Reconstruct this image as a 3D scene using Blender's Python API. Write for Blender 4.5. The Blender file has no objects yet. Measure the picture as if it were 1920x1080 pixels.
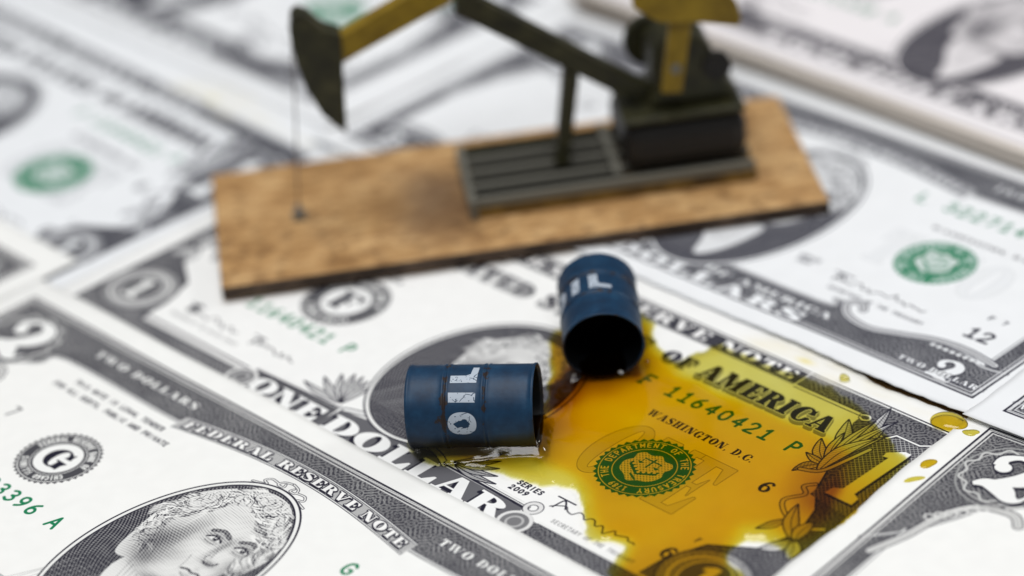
import bpy, bmesh, math, random
import numpy as np
from mathutils import Matrix, Vector

# ------------------------------------------------------------------ camera, light, exposure
S = 0.01                                    # the code works in centimetres, Blender in metres
sc = bpy.context.scene
CF, CP, CR, CH = 5388.3, math.radians(30.0268), math.radians(-5.8825), 24.225
FRAC = -8.0
cam_d = bpy.data.cameras.new('camera'); cam = bpy.data.objects.new('camera', cam_d)
sc.collection.objects.link(cam); sc.camera = cam
cam_d.sensor_width = 36.0; cam_d.lens = CF / 1920 * 36.0
cam_d.clip_start = 0.01; cam_d.clip_end = 30.0
_r = Vector((1, 0, 0)); _u = Vector((0, math.sin(CP), math.cos(CP))); _b = Vector((0, -math.cos(CP), math.sin(CP)))
_c, _s = math.cos(CR), math.sin(CR)
r2 = _c * _r + _s * _u; u2 = -_s * _r + _c * _u
M = Matrix(((r2.x, u2.x, _b.x, 0), (r2.y, u2.y, _b.y, 0), (r2.z, u2.z, _b.z, CH * S), (0, 0, 0, 1)))
cam.matrix_world = M
cam_d.dof.use_dof = True
cam_d.dof.focus_distance = 0.4345
cam_d.dof.aperture_fstop = 7.6
cam_d.dof.aperture_blades = 0

sc.view_settings.view_transform = 'Standard'; sc.view_settings.look = 'None'
sc.view_settings.exposure = 0.0; sc.view_settings.gamma = 1.0
try: sc.view_settings.use_curve_mapping = False
except Exception: pass
world = bpy.data.worlds.new('World'); sc.world = world; world.use_nodes = True
bgn = world.node_tree.nodes['Background']
bgn.inputs[0].default_value = (0.93, 0.96, 1.0, 1); bgn.inputs[1].default_value = 0.17

def area(name, loc, target, size, sizey, power, col=(1, 1, 1)):
    d = bpy.data.lights.new(name, 'AREA'); d.shape = 'RECTANGLE'; d.size = size; d.size_y = sizey; d.energy = power; d.color = col
    o = bpy.data.objects.new(name, d); sc.collection.objects.link(o); o.location = loc
    o.rotation_euler = (Vector(target) - Vector(loc)).to_track_quat('-Z', 'Y').to_euler(); return o
area('softbox_light', (-0.15, 0.46, 1.60), (0, 0.34, 0), 1.00, 0.75, 17.6, (1, 0.985, 0.96))
area('front_strip_light', (0.02, -0.06, 0.80), (0, 0.38, 0), 0.60, 0.17, 2.7, (1, 1, 1))
area('side_light', (0.75, 0.62, 0.45), (0.05, 0.40, 0), 0.10, 0.10, 1.3, (1, 0.99, 0.97))
sc.cycles.max_bounces = 8; sc.cycles.transparent_max_bounces = 16
sc.cycles.use_denoising = True

# ------------------------------------------------------------------ pixel -> plane helpers (only used to read off the layout)
_sp, _cp = math.sin(CP), math.cos(CP)
def ray(x, y):
    ax, ay = x - 960, y - 540.0
    ax, ay = _c * ax + _s * ay, -_s * ax + _c * ay
    a, b = ax / CF, -ay / CF
    return np.array([a, b * _sp + _cp, b * _cp - _sp])
def W(px, z=0.0):
    d = ray(*px); t = (CH - z) / -d[2]; return np.array([0, 0, CH]) + d * t

# ------------------------------------------------------------------ a small rasteriser for the printing on the notes
def catmull(pts, n=8, closed=False):
    P = [np.array(p, float) for p in pts]; out = []
    m = len(P)
    rng = range(m) if closed else range(m - 1)
    for i in rng:
        if closed: p0, p1, p2, p3 = P[i - 1], P[i], P[(i + 1) % m], P[(i + 2) % m]
        else: p0, p1, p2, p3 = P[max(i - 1, 0)], P[i], P[i + 1], P[min(i + 2, m - 1)]
        for k in range(n):
            t = k / n
            out.append(.5 * ((2 * p1) + (-p0 + p2) * t + (2 * p0 - 5 * p1 + 4 * p2 - p3) * t * t + (-p0 + 3 * p1 - 3 * p2 + p3) * t ** 3))
    if not closed: out.append(P[-1])
    return out
def brush_poly(pts, n=8):
    """pts = (x, y, width): variable-width stroke outline"""
    q = np.array(catmull(pts, n)); xy = q[:, :2]; w = q[:, 2]
    t = np.gradient(xy, axis=0); L = np.hypot(t[:, 0], t[:, 1]) + 1e-9; nn = np.stack([-t[:, 1] / L, t[:, 0] / L], 1)
    a = xy + nn * w[:, None] / 2; b = xy - nn * w[:, None] / 2
    return [tuple(p) for p in a] + [tuple(p) for p in b[::-1]]

class Canvas:
    def __init__(s, u0, v0, u1, v1, ppc, base=(1, 1, 1)):
        s.u0, s.v0, s.ppc = u0, v0, ppc
        s.w = int((u1 - u0) * ppc); s.h = int((v1 - v0) * ppc)
        s.u1 = u0 + s.w / ppc; s.v1 = v0 + s.h / ppc
        s.a = np.ones((s.h, s.w, 3), np.float32) * np.array(base, np.float32)
    def box(s, a, b, c, d):
        x0 = max(int((a - s.u0) * s.ppc) - 1, 0); x1 = min(int((c - s.u0) * s.ppc) + 2, s.w)
        y0 = max(int((b - s.v0) * s.ppc) - 1, 0); y1 = min(int((d - s.v0) * s.ppc) + 2, s.h)
        return x0, y0, x1, y1
    def grid(s, B):
        x0, y0, x1, y1 = B
        return np.meshgrid(s.u0 + (np.arange(x0, x1) + .5) / s.ppc, s.v0 + (np.arange(y0, y1) + .5) / s.ppc)
    def comp(s, B, cov, col):
        x0, y0, x1, y1 = B
        if x1 <= x0 or y1 <= y0: return
        if not hasattr(col, 'shape') or np.ndim(col) < 2: col = np.array(col if np.ndim(col) else (col,) * 3, np.float32)[None, None, :]
        elif np.ndim(col) == 2: col = col[..., None]
        c = np.clip(cov, 0, 1)[..., None].astype(np.float32)
        s.a[y0:y1, x0:x1] = s.a[y0:y1, x0:x1] * (1 - c) + col * c
    def cover(s, poly, B=None):
        P = np.array(poly, float)
        if B is None: B = s.box(P[:, 0].min(), P[:, 1].min(), P[:, 0].max(), P[:, 1].max())
        x0, y0, x1, y1 = B
        cov = np.zeros((max(y1 - y0, 0), max(x1 - x0, 0) + 1), np.float32)
        if x1 <= x0 or y1 <= y0: return B, cov[:, :-1]
        X = (P[:, 0] - s.u0) * s.ppc - x0; Y = (P[:, 1] - s.v0) * s.ppc - y0
        X2 = np.roll(X, -1); Y2 = np.roll(Y, -1); SS = 4; n = x1 - x0
        for j in range((y1 - y0) * SS):
            yy = (j + .5) / SS
            m = ((Y <= yy) & (Y2 > yy)) | ((Y2 <= yy) & (Y > yy))
            if not m.any(): continue
            xs = np.sort(X[m] + (yy - Y[m]) / (Y2[m] - Y[m]) * (X2[m] - X[m]))
            row = cov[j // SS]
            for k in range(0, len(xs) - 1, 2):
                a = min(max(xs[k], 0), n); b = min(max(xs[k + 1], 0), n)
                if b <= a: continue
                ia, ib = int(a), int(b)
                if ia == ib: row[ia] += (b - a) / SS
                else:
                    row[ia] += (ia + 1 - a) / SS; row[ia + 1:ib] += 1 / SS; row[ib] += (b - ib) / SS
        return B, cov[:, :-1]
    def poly(s, poly, col, alpha=1):
        B, c = s.cover(poly); s.comp(B, c * alpha, col)
    def polyfn(s, poly, fn, alpha=1):
        B, c = s.cover(poly)
        if c.size: u, v = s.grid(B); s.comp(B, c * alpha, fn(u, v))
    def line(s, pts, w, col, alpha=1, smooth=0):
        if smooth: pts = catmull(pts, smooth)
        P = np.array(pts, float)[:, :2]
        B = s.box(P[:, 0].min() - w, P[:, 1].min() - w, P[:, 0].max() + w, P[:, 1].max() + w)
        if B[2] <= B[0] or B[3] <= B[1]: return
        best = np.full((B[3] - B[1], B[2] - B[0]), 9e9, np.float32)
        for a, b in zip(P[:-1], P[1:]):
            b2 = s.box(min(a[0], b[0]) - w, min(a[1], b[1]) - w, max(a[0], b[0]) + w, max(a[1], b[1]) + w)
            if b2[2] <= b2[0] or b2[3] <= b2[1]: continue
            u, v = s.grid(b2); d = b - a; L = d @ d + 1e-12
            t = np.clip(((u - a[0]) * d[0] + (v - a[1]) * d[1]) / L, 0, 1)
            D = np.hypot(u - a[0] - t * d[0], v - a[1] - t * d[1])
            sl = (slice(b2[1] - B[1], b2[3] - B[1]), slice(b2[0] - B[0], b2[2] - B[0]))
            best[sl] = np.minimum(best[sl], D)
        s.comp(B, np.clip(.5 + (w / 2 - best) * s.ppc, 0, 1) * min(1, w * s.ppc) * alpha, col)
    def brush(s, pts, col, alpha=1, n=8): s.poly(brush_poly(pts, n), col, alpha)
    def ell(s, c, rx, ry, col, alpha=1, ang=0, ring=0):
        R = max(rx, ry) + ring; B = s.box(c[0] - R, c[1] - R, c[0] + R, c[1] + R)
        if B[2] <= B[0] or B[3] <= B[1]: return
        u, v = s.grid(B); ca, sa = math.cos(ang), math.sin(ang)
        x = (u - c[0]) * ca + (v - c[1]) * sa; y = -(u - c[0]) * sa + (v - c[1]) * ca
        k = np.hypot(x / rx, y / ry); g = np.hypot(x / rx ** 2, y / ry ** 2) / np.maximum(k, 1e-6)
        d = (k - 1) / np.maximum(g, 1e-6)
        cov = np.clip(.5 - d * s.ppc, 0, 1) if not ring else np.clip(.5 + (ring / 2 - np.abs(d)) * s.ppc, 0, 1)
        s.comp(B, cov * alpha, col(u, v) if callable(col) else col)
    def soft(s, c, rx, ry, val, alpha=1, ang=0, clip=None):
        R = max(rx, ry) * 2.6; B = s.box(c[0] - R, c[1] - R, c[0] + R, c[1] + R); u, v = s.grid(B); ca, sa = math.cos(ang), math.sin(ang)
        if B[2] <= B[0] or B[3] <= B[1]: return
        x = (u - c[0]) * ca + (v - c[1]) * sa; y = -(u - c[0]) * sa + (v - c[1]) * ca
        cov = np.exp(-((x / rx) ** 2 + (y / ry) ** 2)) * alpha
        if clip is not None: cov = cov * (np.hypot((u - clip[0]) / clip[2], (v - clip[1]) / clip[3]) < 1)
        s.comp(B, cov, val)

# --- heavy engraved roman capitals, drawn in a unit box
def R_(x0, y0, x1, y1): return (1, [(x0, y0), (x1, y0), (x1, y1), (x0, y1)])
def E_(cx, cy, rx, ry, sg=1, a0=0, a1=360, n=36):
    return (sg, [(cx + rx * math.cos(math.radians(a0 + (a1 - a0) * i / n)), cy + ry * math.sin(math.radians(a0 + (a1 - a0) * i / n))) for i in range(n)])
def X_(x0, y0, x1, y1): return (-1, [(x0, y0), (x1, y0), (x1, y1), (x0, y1)])
T = .27; HH = .08
def stem(x, t=T, s=.09): return [R_(x, 0, x + t, 1), R_(x - s, 0, x + t + s, HH), R_(x - s, 1 - HH, x + t + s, 1)]
def Q_(*p): return (1, list(p))
def glyphs():
    g = {}
    g['I'] = (.50, stem(.11))
    g['L'] = (.78, stem(.11) + [R_(.3, 0, .74, HH), Q_((.48, 0), (.76, 0), (.76, .42), (.70, .42))])
    g['E'] = (.80, stem(.11) + [R_(.3, 0, .74, HH), R_(.3, 1 - HH, .74, 1), Q_((.50, 0), (.76, 0), (.76, .36), (.71, .36)), Q_((.50, 1), (.76, 1), (.76, .66), (.71, .66)), R_(.3, .47, .55, .54), Q_((.48, .5), (.58, .32), (.58, .70))])
    g['F'] = (.76, stem(.11) + [R_(.3, 1 - HH, .72, 1), Q_((.48, 1), (.74, 1), (.74, .64), (.69, .64)), R_(.3, .47, .53, .54), Q_((.46, .5), (.56, .32), (.56, .70))])
    g['T'] = (.84, [R_(.285, 0, .555, 1), R_(.18, 0, .66, HH), R_(.04, 1 - HH, .80, 1), Q_((.04, 1), (.3, 1), (.09, .62), (.04, .62)), Q_((.80, 1), (.54, 1), (.75, .62), (.80, .62))])
    g['H'] = (.98, stem(.11) + stem(.60) + [R_(.3, .46, .7, .54)])
    g['N'] = (.98, [R_(.12, 0, .20, 1), R_(.02, 0, .32, HH), R_(.02, 1 - HH, .30, 1), R_(.76, 0, .84, 1), R_(.66, 1 - HH, .96, 1), Q_((.08, 1), (.40, 1), (.84, 0), (.56, 0))])
    g['M'] = (1.16, [R_(.12, 0, .19, 1), R_(.02, 0, .30, HH), R_(.02, 1 - HH, .2, 1), Q_((.08, 1), (.38, 1), (.62, .22), (.52, 0)), Q_((.86, 1), (.93, 1), (.58, 0), (.50, 0)), R_(.80, 0, 1.06, 1), R_(.70, 0, 1.14, HH), R_(.86, 1 - HH, 1.14, 1)])
    g['A'] = (.98, [Q_((.36, 1), (.58, 1), (.94, 0), (.62, 0)), Q_((.36, 1), (.46, 1), (.20, 0), (.12, 0)), R_(.02, 0, .32, HH), R_(.54, 0, .98, HH), R_(.24, .28, .70, .34)])
    g['V'] = (.96, [Q_((.36, 0), (.58, 0), (.36, 1), (.06, 1)), Q_((.44, 0), (.54, 0), (.84, 1), (.75, 1)), R_(0, 1 - HH, .44, 1), R_(.64, 1 - HH, .96, 1)])
    g['W'] = (1.34, [Q_((.30, 0), (.48, 0), (.32, 1), (.06, 1)), Q_((.38, 0), (.46, 0), (.66, .85), (.60, 1)), Q_((.78, 0), (.96, 0), (.76, 1), (.50, 1)), Q_((.86, 0), (.94, 0), (1.24, 1), (1.16, 1)), R_(0, 1 - HH, .86, 1), R_(1.04, 1 - HH, 1.34, 1)])
    g['O'] = (.92, [E_(.46, .5, .45, .52), E_(.46, .5, .14, .43, -1)])
    g['C'] = (.86, [E_(.46, .5, .45, .52), E_(.50, .5, .19, .44, -1), X_(.58, .36, .95, .64), Q_((.60, .62), (.82, .62), (.82, 1), (.74, .90)), Q_((.78, .38), (.84, .38), (.76, .1), (.62, .08))])
    g['G'] = (.92, [E_(.46, .5, .45, .52), E_(.50, .5, .19, .44, -1), X_(.58, .40, .95, .66), Q_((.60, .64), (.84, .64), (.84, 1), (.76, .92)), R_(.60, 0.02, .86, .42), R_(.50, .38, .94, .45)])
    g['D'] = (.90, [R_(.02, 0, .4, HH), R_(.02, 1 - HH, .4, 1), R_(.11, 0, .38, 1), E_(.36, .5, .52, .5, 1, -90, 90), E_(.38, .5, .22, .43, -1, -90, 90)])
    g['R'] = (.94, stem(.11) + [E_(.40, .74, .42, .26, 1, -90, 90), E_(.38, .74, .18, .19, -1, -90, 90), Q_((.44, .52), (.70, .50), (.94, 0), (.62, 0)), R_(.30, .46, .5, .53), R_(.6, 0, .98, HH)])
    g['B'] = (.88, stem(.11) + [E_(.40, .75, .40, .25, 1, -90, 90), E_(.38, .75, .16, .18, -1, -90, 90), E_(.42, .26, .44, .27, 1, -90, 90), E_(.38, .26, .18, .19, -1, -90, 90)])
    g['P'] = (.84, stem(.11) + [E_(.40, .72, .42, .28, 1, -90, 90), E_(.38, .72, .18, .21, -1, -90, 90)])
    g['S'] = (.78, [(1, brush_poly([(.68, .72, .05), (.60, .93, .08), (.40, .97, .10), (.18, .88, .17), (.16, .70, .24), (.38, .54, .30), (.60, .38, .26), (.62, .16, .18), (.40, .04, .10), (.18, .07, .08), (.09, .30, .05)])), R_(.66, .68, .72, 1), R_(.05, 0, .11, .33)])
    g['U'] = (.92, [R_(.11, .3, .38, 1), R_(.02, 1 - HH, .48, 1), R_(.74, .3, .81, 1), R_(.64, 1 - HH, .92, 1), E_(.46, .32, .35, .34, 1, 180, 360), E_(.56, .34, .18, .26, -1, 180, 360)])
    g['1'] = (.50, [R_(.14, 0, .38, 1), R_(.0, 0, .52, .09), Q_((.0, .80), (.14, .80), (.38, 1), (.22, 1))])
    g['2'] = (.80, [(1, brush_poly([(.16, .70, .14), (.20, .90, .12), (.42, .97, .10), (.62, .86, .22), (.60, .62, .26), (.34, .36, .14), (.10, .10, .08)])), E_(.2, .70, .13, .13), (1, brush_poly([(.08, .06, .10), (.26, .17, .20), (.50, .06, .20), (.70, .10, .10), (.74, .36, .04)]))])
    g['6'] = (.74, [(1, brush_poly([(.62, .88, .12), (.44, .97, .10), (.22, .80, .16), (.12, .45, .20), (.20, .14, .16), (.38, .03, .10), (.58, .14, .16), (.62, .34, .18), (.50, .54, .12), (.34, .58, .08), (.18, .46, .05)])), E_(.60, .86, .09, .08)])
    g['.'] = (.26, [E_(.13, .09, .09, .09)])
    g[','] = (.26, [E_(.13, .09, .09, .09), Q_((.1, .1), (.22, .1), (.1, -.14), (.05, -.12))])
    g[' '] = (.42, [])
    return g
GL = glyphs()
SK = {'0': [[(.5, 1), (.15, .8), (.1, .5), (.15, .2), (.5, 0), (.85, .2), (.9, .5), (.85, .8), (.5, 1)]], '1': [[(.25, .8), (.55, 1), (.55, 0)], [(.2, 0), (.9, 0)]],
      '2': [[(.12, .78), (.25, .95), (.5, 1), (.8, .9), (.85, .7), (.6, .4), (.1, 0), (.9, 0)]], '3': [[(.15, .9), (.5, 1), (.82, .85), (.75, .6), (.45, .53), (.8, .44), (.88, .2), (.5, 0), (.12, .12)]],
      '4': [[(.72, 0), (.72, 1), (.1, .3), (.95, .3)]], '5': [[(.85, 1), (.22, 1), (.18, .58), (.5, .65), (.85, .5), (.85, .2), (.5, 0), (.12, .1)]],
      '6': [[(.75, .98), (.35, .75), (.13, .4), (.2, .1), (.5, 0), (.82, .12), (.85, .38), (.6, .55), (.3, .5), (.15, .32)]], '7': [[(.1, 1), (.9, 1), (.4, 0)]],
      '8': [[(.5, .54), (.18, .7), (.25, .95), (.5, 1), (.75, .95), (.82, .7), (.5, .54), (.12, .3), (.2, .05), (.5, 0), (.8, .05), (.88, .3), (.5, .54)]], '9': [[(.25, .02), (.65, .25), (.87, .6), (.8, .9), (.5, 1), (.18, .88), (.15, .62), (.4, .45), (.7, .5), (.85, .68)]],
      'A': [[(0, 0), (.5, 1), (1, 0)], [(.2, .35), (.8, .35)]], 'B': [[(.1, 0), (.1, 1), (.6, 1), (.85, .85), (.8, .6), (.6, .53), (.1, .53)], [(.6, .53), (.9, .4), (.88, .12), (.6, 0), (.1, 0)]], 'C': [[(.9, .8), (.6, 1), (.2, .85), (.08, .5), (.2, .15), (.6, 0), (.9, .2)]],
      'D': [[(.1, 0), (.1, 1), (.5, 1), (.85, .8), (.92, .5), (.85, .2), (.5, 0), (.1, 0)]], 'E': [[(.9, 1), (.12, 1), (.12, 0), (.9, 0)], [(.12, .52), (.75, .52)]], 'F': [[(.15, 0), (.15, 1), (.9, 1)], [(.15, .52), (.75, .52)], [(0, 0), (.35, 0)]],
      'G': [[(.9, .82), (.6, 1), (.2, .85), (.08, .5), (.2, .15), (.6, 0), (.9, .15), (.9, .45), (.6, .45)]], 'H': [[(.1, 0), (.1, 1)], [(.9, 0), (.9, 1)], [(.1, .5), (.9, .5)]], 'I': [[(.5, 0), (.5, 1)]], 'L': [[(.15, 1), (.15, 0), (.9, 0)]],
      'M': [[(.05, 0), (.05, 1), (.5, .3), (.95, 1), (.95, 0)]], 'N': [[(.1, 0), (.1, 1), (.9, 0), (.9, 1)]], 'O': [[(.5, 1), (.12, .8), (.06, .5), (.12, .2), (.5, 0), (.88, .2), (.94, .5), (.88, .8), (.5, 1)]], 'P': [[(.15, 0), (.15, 1), (.6, 1), (.88, .85), (.85, .6), (.6, .48), (.15, .48)]],
      'R': [[(.12, 0), (.12, 1), (.6, 1), (.86, .85), (.83, .62), (.6, .5), (.12, .5)], [(.5, .5), (.92, 0)]], 'S': [[(.85, .85), (.5, 1), (.18, .85), (.2, .62), (.5, .52), (.82, .38), (.85, .15), (.5, 0), (.12, .13)]], 'T': [[(.05, 1), (.95, 1)], [(.5, 1), (.5, 0)]],
      'U': [[(.1, 1), (.1, .25), (.3, 0), (.7, 0), (.9, .25), (.9, 1)]], 'V': [[(.03, 1), (.5, 0), (.97, 1)], ], 'W': [[(0, 1), (.25, 0), (.5, .8), (.75, 0), (1, 1)]], 'Y': [[(.05, 1), (.5, .5), (.95, 1)], [(.5, .5), (.5, 0)]], 'Z': [[(.1, 1), (.9, 1), (.1, 0), (.9, 0)]], '&': [[(.9, 0), (.2, .8), (.4, 1), (.6, .8), (.1, .3), (.3, 0), (.9, .4)]], ',': [[(.3, .1), (.2, -.15)]], '.': [[(.4, 0), (.45, .05)]], ' ': []}
SK['K'] = [[(.12, 0), (.12, 1)], [(.9, 1), (.12, .45)], [(.35, .6), (.92, 0)]]; SK['Q'] = SK['O']; SK['J'] = [[(.8, 1), (.8, .2), (.5, 0), (.15, .15)]]; SK['X'] = [[(.1, 0), (.9, 1)], [(.1, 1), (.9, 0)]]

def dens(poly, n=3):
    out = []
    for a, b in zip(poly, poly[1:] + poly[:1]):
        for k in range(n): out.append((a[0] + (b[0] - a[0]) * k / n, a[1] + (b[1] - a[1]) * k / n))
    return out
def roman(cv, s, u0, u1, v0, hgt, col=0.05, shadow=None, outline=None, warp=None, alpha=1, slant=0.0, track=.08, vh=None, bold=0.0):
    """capitals stretched to fill u0..u1; shadow = (du, dv, colour); outline = (width, colour)"""
    adv = sum(GL[c][0] + track for c in s) - track; kx = (u1 - u0) / adv; x = u0
    jobs = []
    for c in s:
        w, sh = GL[c]
        ps = []
        for sg, pl in sh:
            q = [(x + px * kx + slant * py * hgt, v0 + py * (vh(x + px * kx) if vh else hgt)) for px, py in (dens(pl) if (warp or vh) else pl)]
            if warp: q = [warp(*p) for p in q]
            ps.append((sg, q))
        jobs.append(ps); x += (w + track) * kx
    def put(du, dv, colr, grow=0):
        for ps in jobs:
            if not ps: continue
            P = np.concatenate([np.array(q) for _, q in ps]); B = cv.box(P[:, 0].min() + du - grow, P[:, 1].min() + dv - grow, P[:, 0].max() + du + grow, P[:, 1].max() + dv + grow)
            m = None
            for sg, q in ps:
                _, c = cv.cover([(a + du, b + dv) for a, b in q], B)
                if m is None: m = np.zeros_like(c)
                m = np.maximum(m, c) if sg > 0 else np.minimum(m, 1 - c)
            if grow:
                k = max(1, int(round(grow * cv.ppc))); mm = m.copy()
                for dx in range(-k, k + 1):
                    for dy in range(-k, k + 1):
                        if dx * dx + dy * dy <= k * k + .5: mm = np.maximum(mm, np.roll(np.roll(m, dx, 1), dy, 0))
                m = mm
            cv.comp(B, m * alpha, colr)
    if shadow:
        for k in (1, .66, .33): put(shadow[0] * k, shadow[1] * k, shadow[2], outline[0] if outline else 0)
    if outline: put(0, 0, outline[1], outline[0])
    put(0, 0, col, bold)
def sans(cv, s, u0, u1, v0, hgt, w, col, warp=None, alpha=1, fill=.62, smooth=0):
    n = len(s); p = (u1 - u0) / n
    for i, c in enumerate(s):
        for st in SK.get(c, []):
            q = [(u0 + i * p + x * p * fill, v0 + y * hgt) for x, y in st]
            if smooth and len(q) > 3 and c in '0235689CGOS': q = [tuple(t) for t in catmull(q, smooth)]
            if warp: q = [warp(*t) for t in q]
            cv.line(q, w, col, alpha)
def around(c, R, a_mid, rad=True):
    """warp: x = arc length from the middle, y = height above the circle"""
    def f(x, y):
        a = a_mid - x / R; return (c[0] + (R + y) * math.cos(a), c[1] + (R + y) * math.sin(a))
    return f
INK = np.array((.016, .015, .029), np.float32); GREEN = (.010, .19, .085)
PAPER = (.86, .865, .86)
def col(t, a=INK, b=PAPER):
    return np.array(a, np.float32) * (1 - t) + np.array(b, np.float32) * t
def lathe(u, v, lo=.03, hi=.55, cell=.62, per=.074, seed=0):
    out = np.zeros_like(u)
    for k, (ox, oy) in enumerate([(0, 0), (.5, .5)]):
        x = (u / cell + ox + .07 * seed) % 1 - .5; y = (v / cell + oy + .11 * seed) % 1 - .5
        r = np.hypot(x, y) * cell; th = np.arctan2(y, x)
        out = np.maximum(out, (.5 + .5 * np.cos(2 * np.pi * (r + .018 * np.cos(8 * th)) / per)) ** 2.2 * np.exp(-(r / cell / .62) ** 4))
    w = .5 + .5 * np.cos(2 * np.pi * (u * .7 + v + .05 * np.sin(9 * u)) / .11)
    t = lo + (hi - lo) * np.clip(out * .70 + .16 * w ** 4, 0, 1)
    big = .5 + .5 * np.sin(u * 3.1 + np.sin(v * 4.2) * 1.3) * np.cos(v * 3.7 + u * 1.1)
    t = t * (.75 + .4 * big) * .74
    return np.stack([INK[i] + (PAPER[i] - INK[i]) * t for i in range(3)], -1)
def mesh_pat(u, v, per=.085, lo=.05, hi=.45):
    a = np.abs(((u + v) / per) % 1 - .5); b = np.abs(((u - v) / per) % 1 - .5)
    t = lo + (hi - lo) * (np.maximum(a, b) > .40)
    return np.stack([INK[i] + (PAPER[i] - INK[i]) * t for i in range(3)], -1)
def hatch(u, v, base=.16, amp=.07, per=.045):
    t = base + amp * np.cos(2 * np.pi * (v + .04 * np.sin(u * 2)) / per) + amp * .6 * np.cos(2 * np.pi * (u + v * .6) / per)
    return np.stack([INK[i] + (PAPER[i] - INK[i]) * t for i in range(3)], -1)
def rectp(a, b, c, d): return [(a, b), (c, b), (c, d), (a, d)]
def leaf(cv, base, tip, wid, bend=0.0, dark=.55, veins=9):
    b = np.array(base); t = np.array(tip); d = t - b; L = np.hypot(*d); n = np.array([-d[1], d[0]]) / L
    mid = b + d * .5 + n * bend * L
    q = [(*b, .012), (*(b + d * .18 + n * bend * L * .6), wid * .65), (*mid, wid), (*(b + d * .8 + n * bend * L * .6), wid * .55), (*t, .008)]
    out = brush_poly(q, 6)
    def fn(u, v):
        s_ = ((u - b[0]) * d[0] + (v - b[1]) * d[1]) / (L * L); w_ = ((u - b[0]) * n[0] + (v - b[1]) * n[1]) / wid
        t_ = .70 + .16 * np.cos(2 * np.pi * (s_ * L / .055 + np.abs(w_) * 2.2)) - .34 * np.clip(-w_ * 3 + .2, 0, 1) * (.6 + .4 * s_)
        return np.stack([INK[i] + (PAPER[i] - INK[i]) * np.clip(t_, 0, 1) for i in range(3)], -1)
    cv.polyfn(out, fn); cv.line(out + out[:1], .022, INK)
    cv.line([b, mid, t], .014, INK, smooth=5)
def seal_fed(cv, c, R, letter, rim):
    n = 40; teeth = [(c[0] + (R if k % 2 else R * .93) * math.cos(math.pi * k / n), c[1] + (R if k % 2 else R * .93) * math.sin(math.pi * k / n)) for k in range(2 * n)]
    cv.poly(teeth, col(.06)); cv.ell(c, R * .90, R * .90, col(.9), ring=.018)
    sans(cv, rim[0], -len(rim[0]) * .036, len(rim[0]) * .036, -.05, .10, .024, col(.92), around(c, R * .76, math.pi / 2))
    sans(cv, rim[1], -len(rim[1]) * .036, len(rim[1]) * .036, -.05, .10, .024, col(.92), around(c, R * .76, -math.pi / 2))
    cv.ell(c, R * .63, R * .63, col(.95), ring=.014)
    cv.ell(c, R * .56, R * .56, col(.97))
    roman(cv, letter, c[0] - R * .34, c[0] + R * .34, c[1] - R * .33, R * .66, INK)
def seal_green(cv, c, R):
    n = 36; g = np.array(GREEN, np.float32); lt = np.array(PAPER, np.float32) * .9 + g * .1
    teeth = [(c[0] + (R if k % 2 else R * .93) * math.cos(math.pi * k / n), c[1] + (R if k % 2 else R * .93) * math.sin(math.pi * k / n)) for k in range(2 * n)]
    cv.poly(teeth, g); cv.ell(c, R * .89, R * .89, lt, ring=.016)
    sans(cv, 'THE DEPARTMENT OF THE TREASURY', -R * 2.0, R * 2.0, -.045, .105, .022, lt, around(c, R * .765, math.pi / 2))
    sans(cv, '1789', -.17, .17, -.045, .10, .02, lt, around(c, R * .765, -math.pi / 2))
    cv.ell(c, R * .63, R * .63, lt, ring=.016)
    k = R * .56; sh = [(-.80, .50), (-.62, .72), (-.3, .70), (0, .88), (.3, .70), (.62, .72), (.80, .50), (.72, .2), (.86, -.1), (.70, -.52), (.3, -.72), (0, -.92), (-.3, -.72), (-.70, -.52), (-.86, -.1), (-.72, .2)]
    P = [(c[0] + x * k, c[1] + y * k) for x, y in catmull(sh, 4, True)]
    def fn(u, v):
        m = (np.sin(u * 95) * np.sin(v * 95) > .35) * .75
        return np.stack([lt[i] * (1 - m) + g[i] * m for i in range(3)], -1)
    cv.polyfn(P, fn)
    cv.poly([(c[0] - .62 * k, c[1] + .10 * k), (c[0], c[1] - .28 * k), (c[0] + .62 * k, c[1] + .10 * k), (c[0] + .62 * k, c[1] - .12 * k), (c[0], c[1] - .5 * k), (c[0] - .62 * k, c[1] - .12 * k)], g)
    for i in range(-3, 4): cv.ell((c[0] + i * .16 * k, c[1] - (.32 - abs(i) * .1) * k), .028, .028, lt)
    cv.line([(c[0], c[1] + .6 * k), (c[0], c[1] + .05 * k)], .03, g); cv.line([(c[0] - .36 * k, c[1] + .45 * k), (c[0] + .36 * k, c[1] + .45 * k)], .026, g)
    for sx in (-1, 1): cv.poly([(c[0] + sx * .36 * k - .07, c[1] + .22 * k), (c[0] + sx * .36 * k + .07, c[1] + .22 * k), (c[0] + sx * .36 * k, c[1] + .1 * k)], g); cv.line([(c[0] + sx * .36 * k, c[1] + .45 * k), (c[0] + sx * .36 * k, c[1] + .2 * k)], .014, g)
    cv.line([(c[0] - .15 * k, c[1] - .55 * k), (c[0] + .2 * k, c[1] - .72 * k)], .035, g)
def serial(cv, s, u0, u1, v):
    sans(cv, s, u0, u1, v, .27, .052, GREEN, fill=.66, smooth=4)
def signature(cv, u, v, w, seed, k=1.0):
    rnd = random.Random(seed); pts = []; x = u
    cv.line([(u - .02, v + .20 * k), (u + .20 * w, v + .20 * k)], .03, INK, smooth=0)
    for i in range(int(14 * w)):
        x += w / (14 * w) * (.6 + rnd.random() * .8); pts.append((x, v + (rnd.random() - .45) * (.30 if i % 5 == 0 else .12) * k + .04))
    cv.line(pts, .028, INK, .9, smooth=5)
    cv.line([(u + .1, v - .05), (u + .14, v + .18), (u + .3, v + .02)], .03, INK, smooth=4)

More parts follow.
